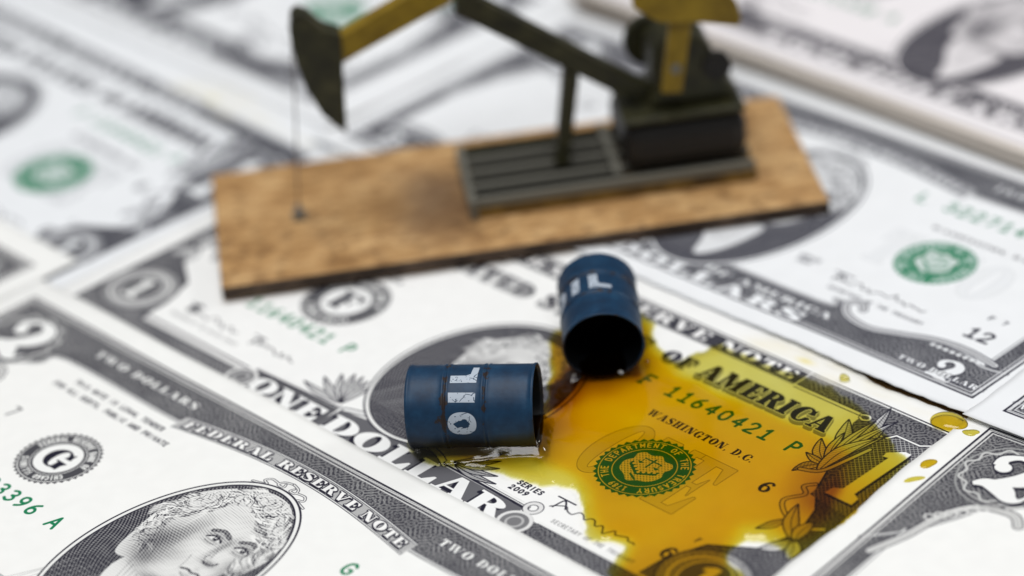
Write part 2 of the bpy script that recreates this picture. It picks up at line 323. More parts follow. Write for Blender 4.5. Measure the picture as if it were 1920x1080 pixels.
def portrait(cv, c, rx, ry, big, seed=3):
    """an anonymous engraved gentleman with wavy pale hair in a dark oval"""
    rnd = random.Random(seed)
    clip = (c[0], c[1], rx, ry)
    cv.ell(c, rx + .10, ry + .10, col(.93)); cv.ell(c, rx + .10, ry + .10, INK, ring=.018); cv.ell(c, rx + .05, ry + .05, col(.35), ring=.014)
    cv.ell(c, rx, ry, lambda u, v: hatch(u, v, .14, .06, .05)); cv.ell(c, rx, ry, INK, ring=.02)
    def X(x, y): return (c[0] + x, c[1] + y)
    k = big
    def pts(L): return [X(x * k, y * k) for x, y in L]
    def inside(poly):   # clip a polygon to the oval
        out = []
        for x, y in poly:
            dx, dy = (x - c[0]) / rx, (y - c[1]) / ry; r = math.hypot(dx, dy)
            if r > .985: dx *= .985 / r; dy *= .985 / r
            out.append((c[0] + dx * rx, c[1] + dy * ry))
        return out
    # coat and neckcloth
    coat = [tuple(p) for p in catmull(pts([(-2.2, -1.9), (-1.4, -.95), (-.65, -.45), (-.1, -.5), (.5, -.75), (1.1, -.9), (1.9, -1.5), (1.9, -2.4), (-1.9, -2.6)]), 5, True)]
    cv.polyfn(inside(coat), lambda u, v: hatch(u, v, .10, .08, .08))
    for i in range(26):
        x = -1.3 + i * .1; cv.line(pts([(x - .3, -1.9), (x, -1.3 + .2 * math.sin(i)), (x + .15, -.85 + .1 * math.sin(i * 2.0))]), .02, col(.4), .6, smooth=4)
    cloth = [tuple(p) for p in catmull(pts([(-.55, -.35), (-.25, .1), (.3, -.35), (.62, -.6), (.5, -1.5), (.2, -1.9), (-.05, -1.4), (-.45, -.85)]), 5, True)]
    cv.poly(inside(cloth), col(.80))
    for i in range(7): cv.line(pts([(-.4 + i * .12, -.3 - i * .06), (-.2 + i * .1, -.8 - i * .05), (0 + i * .05, -1.3)]), .018, col(.35), .6, smooth=4)
    # hair mass behind
    hair = [tuple(p) for p in catmull(pts([(-.75, -.35), (-1.0, .25), (-1.12, .85), (-1.02, 1.40), (-.62, 1.88), (-.05, 2.15), (.55, 2.05), (.95, 1.72), (1.18, 1.25), (1.22, .75), (1.05, .35), (.3, .6), (-.2, -.1)]), 6, True)]
    cv.poly(inside(hair), col(.74))
    # face
    face = [tuple(p) for p in catmull(pts([(-.45, .45), (-.50, 1.0), (-.34, 1.5), (.10, 1.72), (.62, 1.62), (.93, 1.25), (1.0, .85), (.96, .45), (.90, .05), (.72, -.28), (.42, -.46), (.1, -.40), (-.22, -.08)]), 6, True)]
    cv.poly(face, col(.84))
    def st(L, w, t, a=1): cv.line(pts(L), w * k, col(t), a, smooth=6)
    cv.soft(X(-.32 * k, .55 * k), .20 * k, .62 * k, col(.28), .6, -.1); cv.soft(X(.05 * k, .20 * k), .20 * k, .16 * k, col(.5), .35); cv.soft(X(.90 * k, .45 * k), .09 * k, .5 * k, col(.35), .6)
    cv.soft(X(.35 * k, -.42 * k), .40 * k, .13 * k, col(.12), .75); cv.soft(X(-.12 * k, .10 * k), .2 * k, .3 * k, col(.3), .4); cv.soft(X(.3 * k, 1.45 * k), .5 * k, .14 * k, col(.6), .4)
    for ex, ey in ((.16, .82), (.74, .88)):
        cv.soft(X(ex * k, (ey + .05) * k), .21 * k, .13 * k, col(.18), .75); cv.soft(X((ex - .02) * k, (ey - .12) * k), .15 * k, .04 * k, col(.4), .5)
        st([(ex - .19, ey + .14), (ex - .02, ey + .22), (ex + .18, ey + .15)], .085, .12, .8)
        st([(ex - .16, ey - .01), (ex - .02, ey + .075), (ex + .15, ey)], .035, .03)
        cv.brush([(*X((ex - .12) * k, (ey - .01) * k), .01), (*X(ex * k, (ey + .01) * k), .085 * k), (*X((ex + .12) * k, (ey - .01) * k), .01)], col(.9))
        cv.ell(X((ex + .015) * k, (ey + .01) * k), .05 * k, .05 * k, col(.03)); cv.ell(X((ex + .0) * k, (ey + .03) * k), .015 * k, .015 * k, col(.95))
        st([(ex - .12, ey - .09), (ex, ey - .12), (ex + .13, ey - .08)], .022, .4, .8)
    cv.soft(X(.42 * k, .74 * k), .07 * k, .30 * k, col(.22), .65, -.12); cv.soft(X(.58 * k, .36 * k), .16 * k, .08 * k, col(.15), .7); cv.soft(X(.80 * k, .55 * k), .10 * k, .16 * k, col(.4), .4)
    st([(.40, .95), (.44, .70), (.50, .48)], .03, .45, .8); st([(.46, .36), (.55, .33), (.66, .37), (.70, .45)], .035, .12)
    st([(.44, .40), (.41, .46), (.44, .52)], .02, .3)
    st([(.34, .05), (.46, .085), (.56, .06), (.66, .09), (.76, .06)], .040, .06); st([(.42, -.04), (.56, -.08), (.68, -.03)], .03, .4)
    cv.soft(X(.56 * k, -.02 * k), .16 * k, .035 * k, col(.45), .6); cv.soft(X(.56 * k, .17 * k), .06 * k, .05 * k, col(.5), .5); cv.soft(X(.56 * k, -.16 * k), .16 * k, .04 * k, col(.4), .5)
    st([(.20, .36), (.27, .18), (.30, .02)], .022, .5, .8)
    # engraved tone lines that follow the face
    for i in range(60):
        y = -.40 + i * .036; st([(-.46, y + .03), (.0, y - .05), (.5, y - .07), (.95, y + .02)], .012, .30, .30)
    for i in range(13):
        x = -.44 + i * .022; st([(x, -.05 + .01 * i), (x - .04, .7), (x + .03, 1.25 - .012 * i)], .009, .25, .28)
    # locks of hair: a flow of pale and grey strokes round the head
    def lock(bx, by, ln, t, cu, w, tone, al=.8):
        p2 = (bx + ln * math.cos(t), by + ln * math.sin(t)); p1 = ((bx + p2[0]) / 2 - cu * math.sin(t), (by + p2[1]) / 2 + cu * math.cos(t))
        P = [X(q[0] * k, q[1] * k) for q in ((bx, by), p1, p2)]
        if any(((q[0] - c[0]) / rx) ** 2 + ((q[1] - c[1]) / ry) ** 2 > .97 for q in P): return
        cv.brush([(*P[0], .004), (*P[1], w * k), (*P[2], .004)], col(tone), al)
    for n_, tones, w0, w1 in ((520, (.30, .5, .62, .18), .03, .09), (420, (.92, .86, .95, .62), .02, .06), (240, (.04, .12, .25), .010, .030), (160, (.97,), .008, .022)):
        for i in range(n_):
            a = rnd.uniform(-.45, math.pi + .75); r = rnd.uniform(.74, 1.16)
            bx, by = .10 + 1.06 * r * math.cos(a), .80 + 1.18 * r * math.sin(a)
            if math.hypot((bx - .36) / .68, (by - .52) / 1.06) < 1.0 or by < -.30 or bx > 1.22 or bx < -1.12: continue
            wave = .9 * math.sin(bx * 5.2 + by * 3.1) + .5 * math.sin(by * 7.3 - bx * 2)
            lock(bx, by, rnd.uniform(.14, .38), a + math.pi / 2 + wave, rnd.uniform(.02, .10) * math.copysign(1, wave), rnd.uniform(w0, w1), rnd.choice(tones))
    for i in range(34):
        a = rnd.uniform(-.3, math.pi + .7); x, y = .12 + 1.05 * math.cos(a) * rnd.uniform(.85, 1.08), .85 + 1.12 * math.sin(a) * rnd.uniform(.85, 1.05); r = rnd.uniform(.06, .15); a0 = rnd.uniform(0, 6.28); d = rnd.choice((-1, 1))
        if math.hypot((x - .37) / .78, (y - .52) / 1.12) < 1.0 or x > 1.15 or x < -1.05 or y < -.2: continue
        for tone, w, rr in ((.25, .05, 1), (.94, .05, .84), (.65, .02, .6)):
            st([(x + r * rr * math.cos(t), y + r * rr * math.sin(t)) for t in np.linspace(a0, a0 + d * 2.7, 6)], w, tone, .6)
    cv.soft(X(-.55 * k, .25 * k), .26 * k, .42 * k, col(.05), .65); cv.soft(X(-.30 * k, -.15 * k), .22 * k, .22 * k, col(.08), .5); cv.soft(X(1.12 * k, .55 * k), .12 * k, .3 * k, col(.15), .4)
    # turn the tones into engraved line work
    B = cv.box(c[0] - rx, c[1] - ry, c[0] + rx, c[1] + ry); u, v = cv.grid(B); sl = cv.a[B[1]:B[3], B[0]:B[2]]
    L = np.clip((sl.mean(-1) - .02) / .84, 0, 1); L = np.clip(L + .22 * (L - .55) * 2 * (1 - np.abs(2 * L - 1)), 0, 1)
    ph = (v + .10 * np.sin((u - c[0]) * 2.2) + .02 * np.sin(u * 9 + v * 5)) / .046; ph2 = (u * .8 + v * .5 + .05 * np.sin(v * 4)) / .052
    Lm = L + .42 * np.cos(2 * np.pi * ph) * (1 - L) * np.clip(L * 2.2, 0, 1) + .20 * np.cos(2 * np.pi * ph2) * np.clip(.75 - L, 0, 1)
    ins = np.clip((1 - np.hypot((u - c[0]) / rx, (v - c[1]) / ry)) * 60, 0, 1)[..., None]
    nw = np.stack([INK[i] + (PAPER[i] - INK[i]) * np.clip(Lm, 0, 1) for i in range(3)], -1)
    cv.a[B[1]:B[3], B[0]:B[2]] = sl * (1 - ins) + nw * ins
    cv.ell(c, rx + .05, ry + .05, col(.93), ring=.05); cv.ell(c, rx + .085, ry + .085, INK, ring=.016); cv.ell(c, rx + .01, ry + .01, INK, ring=.02)

def base_canvas(ppc):
    cv = Canvas(-.5, -.5, 15.22, 6.48, ppc, PAPER)
    rs = np.random.RandomState(5)       # fibres and faint soiling of the paper itself
    n = rs.rand(cv.h // 24 + 2, cv.w // 24 + 2).astype(np.float32)
    yy = np.linspace(0, n.shape[0] - 1.01, cv.h); xx = np.linspace(0, n.shape[1] - 1.01, cv.w)
    y0 = yy.astype(int); x0 = xx.astype(int); fy = (yy - y0)[:, None]; fx = (xx - x0)[None]
    m = n[y0][:, x0] * (1 - fy) * (1 - fx) + n[y0 + 1][:, x0] * fy * (1 - fx) + n[y0][:, x0 + 1] * (1 - fy) * fx + n[y0 + 1][:, x0 + 1] * fy * fx
    cv.a *= (1 - .035 * m[..., None])
    cv.a *= (1 - .02 * rs.rand(cv.h, cv.w, 1).astype(np.float32))
    return cv
def banner_small(cv, pts, w):
    cv.line(pts, w + .04, INK, smooth=8); cv.line(pts, w, col(.85), smooth=8)

# ------------------------------------------------------------------ one dollar note, face
def one_dollar(ppc, stains=True):
    cv = base_canvas(ppc); Wd = 14.75
    # frame bands
    cv.polyfn(rectp(0, 5.56, Wd, 6.0), lambda u, v: lathe(u, v, .02, .5))
    for sgn in (0, 1):
        f = (lambda x: x) if sgn == 0 else (lambda x: Wd - x)
        pl = [(f(x), y) for x, y in [(0, 6), (1.75, 6), (1.7, 5.3), (1.35, 4.75), (1.2, 4.2), (.95, 3.6), (.62, 3.2), (.42, 2.6), (.62, 1.95), (1.25, 1.55), (1.5, .9), (1.55, .2), (1.6, 0), (0, 0)]]
        cv.polyfn(pl, lambda u, v: lathe(u, v, .02, .46, seed=1))
        cv.line([pl[k] for k in range(3, 13)], .03, INK)
    # bottom band
    cv.polyfn(rectp(0, 0, 4.5, .42), lambda u, v: lathe(u, v, .05, .6)); cv.polyfn(rectp(10.8, 0, Wd, .36), lambda u, v: lathe(u, v, .03, .5, seed=2))
    cv.poly(rectp(1.6, .30, 4.3, .42), col(.75)); cv.line([(1.5, .28), (4.3, .28)], .02, INK); cv.line([(1.4, .44), (4.45, .44)], .03, INK)
    cv.line([(11.2, .40), (13.4, .40)], .05, col(.92)); cv.line([(11.2, .36), (13.4, .36)], .02, INK)
    # top panel with white lettering
    cv.poly(rectp(3.75, 5.56, 11.62, 6.0), col(.04)); cv.line([(3.8, 5.585), (11.6, 5.585)], .016, col(.8))
    roman(cv, 'FEDERAL RESERVE NOTE', 3.86, 11.48, 5.65, .25, col(.98), outline=(.012, INK), track=.07)
    cv.line([(0, 5.97), (Wd, 5.97)], .035, col(.93)); cv.line([(0, 6.0), (Wd, 6.0)], .028, INK)
    cv.line([(11.62, 5.56), (11.62, 6)], .03, col(.9))
    for f in ((lambda x: x), (lambda x: Wd - x)):
        cv.line([(f(1.75), 5.56), (f(3.1), 5.56)], .07, col(.92)); cv.line([(f(1.75), 5.52), (f(3.1), 5.52)], .02, INK); cv.line([(f(1.72), 5.6), (f(3.1), 5.6)], .02, INK)
        cv.line([(f(1.75), 5.56), (f(1.62), 5.60), (f(1.56), 5.52), (f(1.64), 5.46), (f(1.72), 5.49)], .06, INK, smooth=6); cv.line([(f(1.75), 5.56), (f(1.62), 5.60), (f(1.56), 5.52), (f(1.64), 5.46), (f(1.72), 5.49)], .035, col(.9), smooth=6)
    cv.line([(0, 0), (Wd, 0)], .03, INK); cv.line([(0, 0), (0, 6)], .03, INK); cv.line([(Wd, 0), (Wd, 6)], .03, INK)
    # corner numerals
    for f in ((lambda x: x), (lambda x: Wd - x)):
        cv.polyfn([(f(x), y) for x, y in [(.12, 5.38), (.9, 5.42), (.95, 5.28), (1.1, 5.3), (1.02, 4.4), (.95, 3.45), (.14, 3.35)]], lambda u, v: mesh_pat(u, v))
        cv.line([(f(.05), 5.42), (f(.3), 5.45), (f(.36), 5.55), (f(.5), 5.44), (f(.95), 5.44), (f(1.02), 5.30), (f(1.14), 5.28), (f(1.2), 5.38)], .06, INK); cv.line([(f(.05), 5.42), (f(.3), 5.45), (f(.36), 5.55), (f(.5), 5.44), (f(.95), 5.44), (f(1.02), 5.30), (f(1.14), 5.28), (f(1.2), 5.38)], .035, col(.95))
        cx = f(.55)
        for dx, dy, cc in ((.05, -.05, INK), (.025, -.025, INK), (0, 0, col(.96))):
            cv.poly([(cx + x * .86 + dx, y + dy) for x, y in [(-.30, 3.62), (.30, 3.62), (.28, 3.80), (.13, 3.86), (.13, 5.02), (.12, 5.18), (-.02, 5.18), (-.26, 5.0), (-.24, 4.88), (-.13, 4.90), (-.13, 3.86), (-.28, 3.80)]], cc)
        cv.line([(f(1.05), 3.7), (f(1.15), 3.55), (f(1.0), 3.4), (f(1.15), 3.1), (f(.9), 2.85), (f(.5), 2.72), (f(.2), 2.9)], .09, INK, smooth=5); cv.line([(f(1.05), 3.7), (f(1.15), 3.55), (f(1.0), 3.4), (f(1.15), 3.1), (f(.9), 2.85), (f(.5), 2.72), (f(.2), 2.9)], .055, col(.8), smooth=5)
        # lower ovals
        o = (f(.72), .92); cv.ell(o, .76, .70, col(.06)); cv.ell(o, .72, .66, lambda u, v: lathe(u, v, .25, .8, .5, .07)); cv.ell(o, .56, .50, col(.75), ring=.05); cv.ell(o, .40, .42, col(.12)); cv.ell(o, .40, .42, col(.8), ring=.03)
        cv.poly([(o[0] + x, o[1] + y) for x, y in [(-.16, -.30), (.16, -.30), (.16, -.22), (.08, -.20), (.08, .30), (-.04, .30), (-.16, .20), (-.16, .14), (-.08, .16), (-.08, -.20), (-.16, -.22)]], col(.95))
        # laurel beside the numeral
        b = (f(1.28), 4.18)
        for tx, ty, w_, bd in [(1.56, 3.75, .20, .12), (1.79, 4.68, .22, -.08), (1.81, 5.34, .26, 0), (1.51, 5.97, .22, .05), (1.27, 5.60, .20, .06)]:
            leaf(cv, (b[0], b[1] + (.3 if ty > 5.3 else 0)), (f(tx), ty), w_, bd * (1 if f(0) == 0 else -1))
        for tx, ty, w_ in [(1.62, 5.02, .17), (1.72, 4.25, .15), (1.45, 5.55, .15), (1.18, 5.75, .14), (1.05, 5.35, .16)]: leaf(cv, b, (f(tx), ty), w_, .05)
        leaf(cv, (f(1.25), 3.95), (f(1.13), 5.2), .26, .1, veins=5)
        for bx0, by0, tx, ty in [(1.0, 2.75, .98, 2.30), (.85, 2.6, .80, 3.0)]: leaf(cv, (f(bx0 - .2), by0), (f(tx), ty), .17, .06)
        cv.line([(f(1.5), 3.86), (f(1.22), 4.02), (f(1.1), 4.5), (f(1.02), 4.9)], .10, INK, smooth=5); cv.line([(f(1.5), 3.86), (f(1.22), 4.02), (f(1.1), 4.5), (f(1.02), 4.9)], .06, col(.7), smooth=5)
        for tx, ty in [(.91, 3.15), (.42, 2.95), (.62, 1.95), (.12, 2.0)]:
            leaf(cv, (f(.35), 2.42), (f(tx), ty), .24, .08)
    # inscription
    shd = (.045, -.055, col(.30))
    roman(cv, 'THE UNITED STATES', 2.35, 9.0, 4.82, .36, INK, shadow=shd, outline=(.022, col(.85)), slant=0)
    roman(cv, 'OF', 9.36, 10.0, 4.84, .30, INK, shadow=shd, outline=(.012, col(.7)))
    roman(cv, 'AMERICA', 10.18, 12.88, 4.82, .40, INK, shadow=(.06, -.085, col(.32)), outline=(.03, col(.80)), bold=0.004)
    cv.line([(4.2, 5.35), (4.6, 5.45), (5.2, 5.38)], .02, INK, smooth=5)
    # ONE DOLLAR with its shaded panel
    cv.poly([(4.5, -.03), (4.55, .46), (6.45, .54), (6.5, -.05)], col(.10)); cv.poly([(6.45, -.05), (6.5, .55), (7.3, .66), (8.6, .66), (9.0, .52), (10.75, .50), (10.7, .0)], col(.13))
    roman(cv, 'ONE', 4.66, 6.38, .03, .38, col(.97), shadow=(-.03, -.07, INK), outline=(.014, INK), track=.03, bold=.006)
    def vh(u): return .40 + .06 * math.sin(math.pi * min(max((u - 6.5) / 4.2, 0), 1))
    roman(cv, 'DOLLAR', 6.56, 10.6, .03, .4, col(.97), shadow=(-.03, -.07, INK), outline=(.014, INK), track=.03, vh=vh, bold=.008)
    cv.line([(4.5, .50), (6.4, .60)], .10, INK); cv.line([(4.5, .52), (6.4, .62)], .06, col(.88)); cv.line([(4.5, .5), (6.4, .58)], .014, INK)
    banner_small(cv, [(6.55, .60), (7.1, .76), (7.9, .80), (8.6, .70), (8.95, .55)], .09)
    cv.line([(8.95, .60), (10.75, .56)], .13, INK); cv.line([(8.95, .62), (10.75, .58)], .09, col(.92)); cv.line([(8.95, .61), (10.75, .57)], .014, INK); cv.line([(8.95, .575), (10.75, .54)], .012, INK)
    cv.ell((10.85, .60), .12, .12, INK, ring=.10); cv.ell((10.85, .60), .12, .12, col(.8), ring=.07)
    for f in ((lambda x: x), (lambda x: 15.3 - x)):
        cv.ell((f(4.42), .18), .30, .28, col(.2)); cv.ell((f(4.42), .18), .26, .25, col(.8), ring=.06); cv.ell((f(4.42), .18), .13, .13, col(.5), ring=.04)
    # portrait
    for i in range(7): leaf(cv, (6.35, .70), (5.35 + i * .17, .75 + .30 * math.sin(i * .6) + i * .12), .15, .05)
    for i in range(5): leaf(cv, (9.0, .70), (9.95 - i * .13, .68 + i * .16), .15, -.08)
    portrait(cv, (7.62, 2.47), 1.52, 1.86, .74, 5)
    seal_fed(cv, (3.95, 2.85), .80, 'F', ('FEDERAL RESERVE BANK OF', 'ATLANTA GEORGIA'))
    # big pale word behind the seal
    for ch, a, b in (('O', 10.32, 11.1), ('N', 11.1, 11.95), ('E', 11.9, 12.6)):
        roman(cv, ch, a, b, 1.78, 1.45, col(.66), outline=(.012, col(.22)), alpha=.9)
        roman(cv, ch, a, b, 1.78, 1.45, col(.90), alpha=.75)
    cv.a[:] = cv.a
    seal_green(cv, (11.41, 2.41), .79)
    serial(cv, 'F 11640421 P', 9.62, 12.98, 4.10); serial(cv, 'F 11640421 P', 2.1, 5.35, 1.72)
    roman(cv, 'WASHINGTON, D.C.', 10.38, 12.56, 3.50, .17, INK, track=.12)
    for x, y in ((13.08, 3.05), (13.1, .92), (1.75, 4.15), (1.95, .95)): roman(cv, '6', x, x + .2, y, .27, INK, bold=.006)
    sans(cv, 'SERIES', 10.18, 10.72, .90, .10, .028, INK, fill=.7); sans(cv, '2009', 10.16, 10.56, .74, .10, .028, INK, fill=.7)
    signature(cv, 10.95, .86, 1.7, 4, 1.0); signature(cv, 1.9, .98, 1.5, 9); signature(cv, 3.6, .98, 1.3, 12)
    sans(cv, 'SECRETARY OF THE TREASURY', 11.3, 13.0, .52, .08, .016, INK, alpha=.7); sans(cv, 'TREASURER OF THE UNITED STATES', 1.8, 3.6, .72, .08, .014, INK, alpha=.7)
    sans(cv, 'THIS NOTE IS LEGAL TENDER', 1.9, 4.1, 3.95, .08, .02, INK); sans(cv, 'FOR ALL DEBTS PUBLIC AND PRIVATE', 1.9, 4.3, 3.8, .08, .02, INK)
    sans(cv, 'F', 13.3, 13.4, 1.5, .1, .02, INK)
    if stains:      # the soaked, discoloured top margin of this note
        rs = random.Random(8)
        for i in range(24):
            u = rs.uniform(10.3, 14.6); v = rs.uniform(5.98, 6.5)
            cv.soft((u, v), rs.uniform(.15, .5), rs.uniform(.06, .16), np.array((.80, .74, .55)), .20)
        cv.soft((11.3, 6.2), .16, .08, np.array((.75, .65, .2)), .7)
    return cv

# ------------------------------------------------------------------ two dollar note, face
def two_numeral(cv, c, k, dark=True):
    P = []
    a = brush_poly([(-.28, .20, .20), (-.30, .36, .16), (-.12, .50, .10), (.12, .46, .20), (.24, .26, .32), (.14, .04, .30), (-.08, -.14, .16), (-.30, -.30, .06)])
    b = brush_poly([(-.36, -.34, .08), (-.22, -.24, .20), (.02, -.26, .30), (.22, -.38, .22), (.36, -.36, .08), (.40, -.20, .03)])
    e = [(-.22 + .12 * math.cos(t), .18 + .11 * math.sin(t)) for t in np.linspace(0, 6.28, 20)]
    for dx, dy, cc, g in ((.03, -.035, INK, .015), (0, 0, INK, .022), (0, 0, col(.97), 0)):
        for q in (a, b, e):
            q2 = [(c[0] + x * k + dx * k, c[1] + y * k + dy * k) for x, y in q]
            if g: cv.line(q2 + q2[:1], g * 2 * k, cc)
            cv.poly(q2, cc)
def two_dollar(ppc, letter, rim, ser, dist):
    cv = base_canvas(ppc); Wd = 14.75
    def band(pl, seed=0): cv.polyfn(pl, lambda u, v: lathe(u, v, .03, .52, seed=seed))
    # frame: top band deeper in the corners, curved inner edge
    top = [(0, 6), (Wd, 6)] + [tuple(p) for p in catmull([(Wd, 2.6), (14.3, 3.1), (13.95, 3.7), (13.6, 4.35), (12.9, 4.75), (12.6, 5.1), (10.6, 5.12), (9.9, 5.3), (8.7, 5.44), (7.95, 5.46), (7.2, 5.44), (6.1, 5.3), (5.3, 5.12), (2.2, 5.12), (1.85, 4.75), (1.2, 4.35), (.85, 3.7), (.48, 3.1), (0, 2.6)], 5)]
    band(top)
    bot = [(0, 0), (Wd, 0)] + [tuple(p) for p in catmull([(Wd, .86), (14.3, .80), (13.9, .95), (13.3, .98), (12.75, .82), (12.3, .62), (11.75, .62), (11.45, .95), (11.15, 1.0), (11.0, .78), (7.4, .80), (3.8, .78), (3.6, 1.0), (3.3, .95), (3.0, .62), (2.45, .62), (2.0, .82), (1.45, .98), (.85, .95), (.45, .80), (0, .86)], 5)]
    band(bot, 3)
    band(rectp(0, 0, .42, 6), 1); band(rectp(Wd - .42, 0, Wd, 6), 1)
    for k_, (w_, t_) in enumerate(((.075, INK), (.05, col(.85)), (.012, col(.2)))):
        cv.line(top[2:], w_, t_); cv.line(bot[2:], w_, t_)
    for sx in (0, 1):
        f = (lambda x: x) if sx == 0 else (lambda x: Wd - x)
        cv.line([(f(.42), 3.1), (f(.42), .9)], .07, INK); cv.line([(f(.42), 3.1), (f(.42), .9)], .045, col(.85))
        # scroll from the corner
        for w_, t_ in ((.17, INK), (.13, col(.72)), (.05, col(.35)), (.02, col(.9))):
            cv.line([(f(.30), 2.4), (f(.52), 3.0), (f(.68), 3.7), (f(1.0), 4.15), (f(1.5), 4.25), (f(1.72), 4.05)], w_, t_, smooth=8)
        for i in range(6): cv.ell((f(.55 + .1 * i), 3.55 + .12 * i), .09, .07, col(.75), ring=.03)
        # rosette behind the 2
        for r, t_ in ((.80, .35), (.74, .08), (.70, .42)): cv.ell((f(.95), 5.0), r * .95, r, col(t_), ring=.03)
        pl = [(f(.95) + (.70 + .05 * math.cos(12 * t)) * math.cos(t), 5.02 + (.66 + .05 * math.cos(12 * t)) * math.sin(t)) for t in np.linspace(0, 2 * math.pi, 90)]
        cv.line(pl, .04, col(.6))
        two_numeral(cv, (f(.98), 5.0), 1.12)
        # bottom corner scrolls and small two
        for w_, t_ in ((.15, INK), (.11, col(.75)), (.03, col(.25))):
            cv.line([(f(.3), .95), (f(.9), 1.05), (f(1.5), 1.0), (f(2.1), .78), (f(2.6), .62), (f(3.1), .72), (f(3.35), 1.0), (f(3.15), 1.15), (f(3.0), 1.0)], w_, t_, smooth=8)
        for i in range(8): cv.ell((f(.55 + .13 * i), .86), .05, .045, col(.85))
        two_numeral(cv, (f(.82), .34), .62)
        roman(cv, 'TWO DOLLARS', f(.82) - .85, f(.82) + .85, .20, .13, col(.97), outline=(.012, INK), slant=.0)
        a, b = (2.42, 5.12) if sx == 0 else (10.9, 13.1)
        roman(cv, 'TWO DOLLARS', a, b, 5.48, .17, col(.95), outline=(.010, INK), track=.14)
    # outer rules
    for d, w_, t_ in ((.0, .03, INK), (.05, .05, col(.8)), (.09, .014, INK), (.12, .02, col(.8))):
        cv.line([(d, d), (Wd - d, d), (Wd - d, 6 - d), (d, 6 - d), (d, d)], w_, t_)
    n = 320
    for i in range(n): cv.line([(Wd * i / n, 5.925), (Wd * (i + .5) / n, 5.965)], .014, INK, .8); cv.line([(Wd * i / n, .035), (Wd * (i + .5) / n, .07)], .014, INK, .8)
    # curved title
    def arc(u): return 5.12 + .30 * math.sin(math.pi * min(max((u - 5.2) / 5.5, 0), 1))
    pa = [(u, arc(u)) for u in np.linspace(5.2, 10.7, 40)]
    for h_, t_, e_ in ((.36, INK, .03), (.33, col(.92), .015), (.29, INK, 0), (.265, col(.62), -.02)):
        cv.poly([(u, v + h_ / 2) for u, v in pa[:1] + pa + pa[-1:]] + [(u, v - h_ / 2) for u, v in pa[::-1]], t_)
    for uu in np.linspace(5.25, 10.65, 200): cv.line([(uu, arc(uu) - .12), (uu + .02, arc(uu) + .12)], .008, INK, .7)
    cvw = lambda x, y: (x, y + arc(x))
    roman(cv, 'FEDERAL RESERVE NOTE', 5.34, 10.56, -.095, .19, col(.98), outline=(.018, INK), warp=cvw, track=.08, shadow=(.015, -.02, INK))
    # bottom inscription
    roman(cv, 'THE UNITED STATES OF AMERICA', 4.1, 11.5, .42, .17, col(.95), outline=(.012, INK)); roman(cv, 'TWO DOLLARS', 4.4, 11.15, .03, .30, col(.97), outline=(.02, INK), shadow=(.02, -.03, INK), bold=.006)
    # clauses
    sans(cv, 'THIS NOTE IS LEGAL TENDER', 2.86, 5.22, 4.76, .095, .024, INK, fill=.7); sans(cv, 'FOR ALL DEBTS, PUBLIC AND PRIVATE', 2.6, 5.62, 4.52, .095, .024, INK, fill=.7)
    sans(cv, dist, 2.72, 2.95 if len(dist) == 1 else 3.1, 3.46, .26, .035, INK)
    sans(cv, dist, 13.46 if len(dist) > 1 else 13.6, 14.0, 1.38, .28, .055, INK, fill=.85)
    sans(cv, dist, 13.3, 13.8, 3.95, .2, .035, INK); sans(cv, 'F 7', 13.5, 13.9, 2.0, .1, .024, INK); sans(cv, dist, 1.9, 2.3, 1.4, .2, .035, INK)
    # ornament over the oval
    for sx in (-1, 1):
        for w_, t_ in ((.05, INK), (.026, col(.9))):
            cv.line([(8.05, 5.13), (8.05 + sx * .16, 5.08), (8.05 + sx * .2, 4.98), (8.05 + sx * .08, 4.98), (8.05 + sx * .1, 5.05)], w_, t_, smooth=6)
            cv.line([(8.05 + sx * .2, 5.0), (8.05 + sx * .38, 5.02), (8.05 + sx * .46, 4.93), (8.05 + sx * .36, 4.88), (8.05 + sx * .6, 4.80)], w_, t_, smooth=6)
    portrait(cv, (8.05, 2.62), 1.42, 2.22, 1.0, 11)
    seal_fed(cv, (4.52, 3.24), .72, letter, rim)
    serial(cv, ser, 2.75, 6.12, 2.02); serial(cv, ser, 10.28 if letter == 'G' else 10.05, 13.6, 4.10 if letter == 'G' else 4.42)
    roman(cv, 'WASHINGTON, D.C.', 10.9, 13.0, 3.78, .11, col(.1), track=.12)
    roman(cv, 'TWO', 10.45, 13.15, 2.3, 1.15, col(.74), outline=(.012, col(.45)), alpha=.6); roman(cv, 'TWO', 10.45, 13.15, 2.3, 1.15, col(.96), alpha=.85)
    seal_green(cv, (11.71, 2.9), .72)
    signature(cv, 2.6, 1.45, 1.7, 21); signature(cv, 10.6, 1.5, 1.9, 22)
    sans(cv, 'TREASURER OF THE UNITED STATES', 2.5, 4.6, 1.2, .08, .016, INK); sans(cv, 'SECRETARY OF THE TREASURY', 10.8, 12.8, 1.2, .08, .016, INK); sans(cv, 'SERIES', 9.75, 10.2, 1.72, .09, .02, INK); sans(cv, '2009', 9.8, 10.1, 1.58, .09, .02, INK)
    return cv

def to_image(cv, name):
    im = bpy.data.images.new(name, cv.w, cv.h, alpha=False, float_buffer=False)
    px = np.ones((cv.h, cv.w, 4), np.float32)
    a = np.clip(cv.a, 0, 1); px[..., :3] = np.where(a <= .0031308, a * 12.92, 1.055 * a ** (1 / 2.4) - .055)
    im.pixels.foreach_set(px.ravel()); im.update(); im.pack(); return im

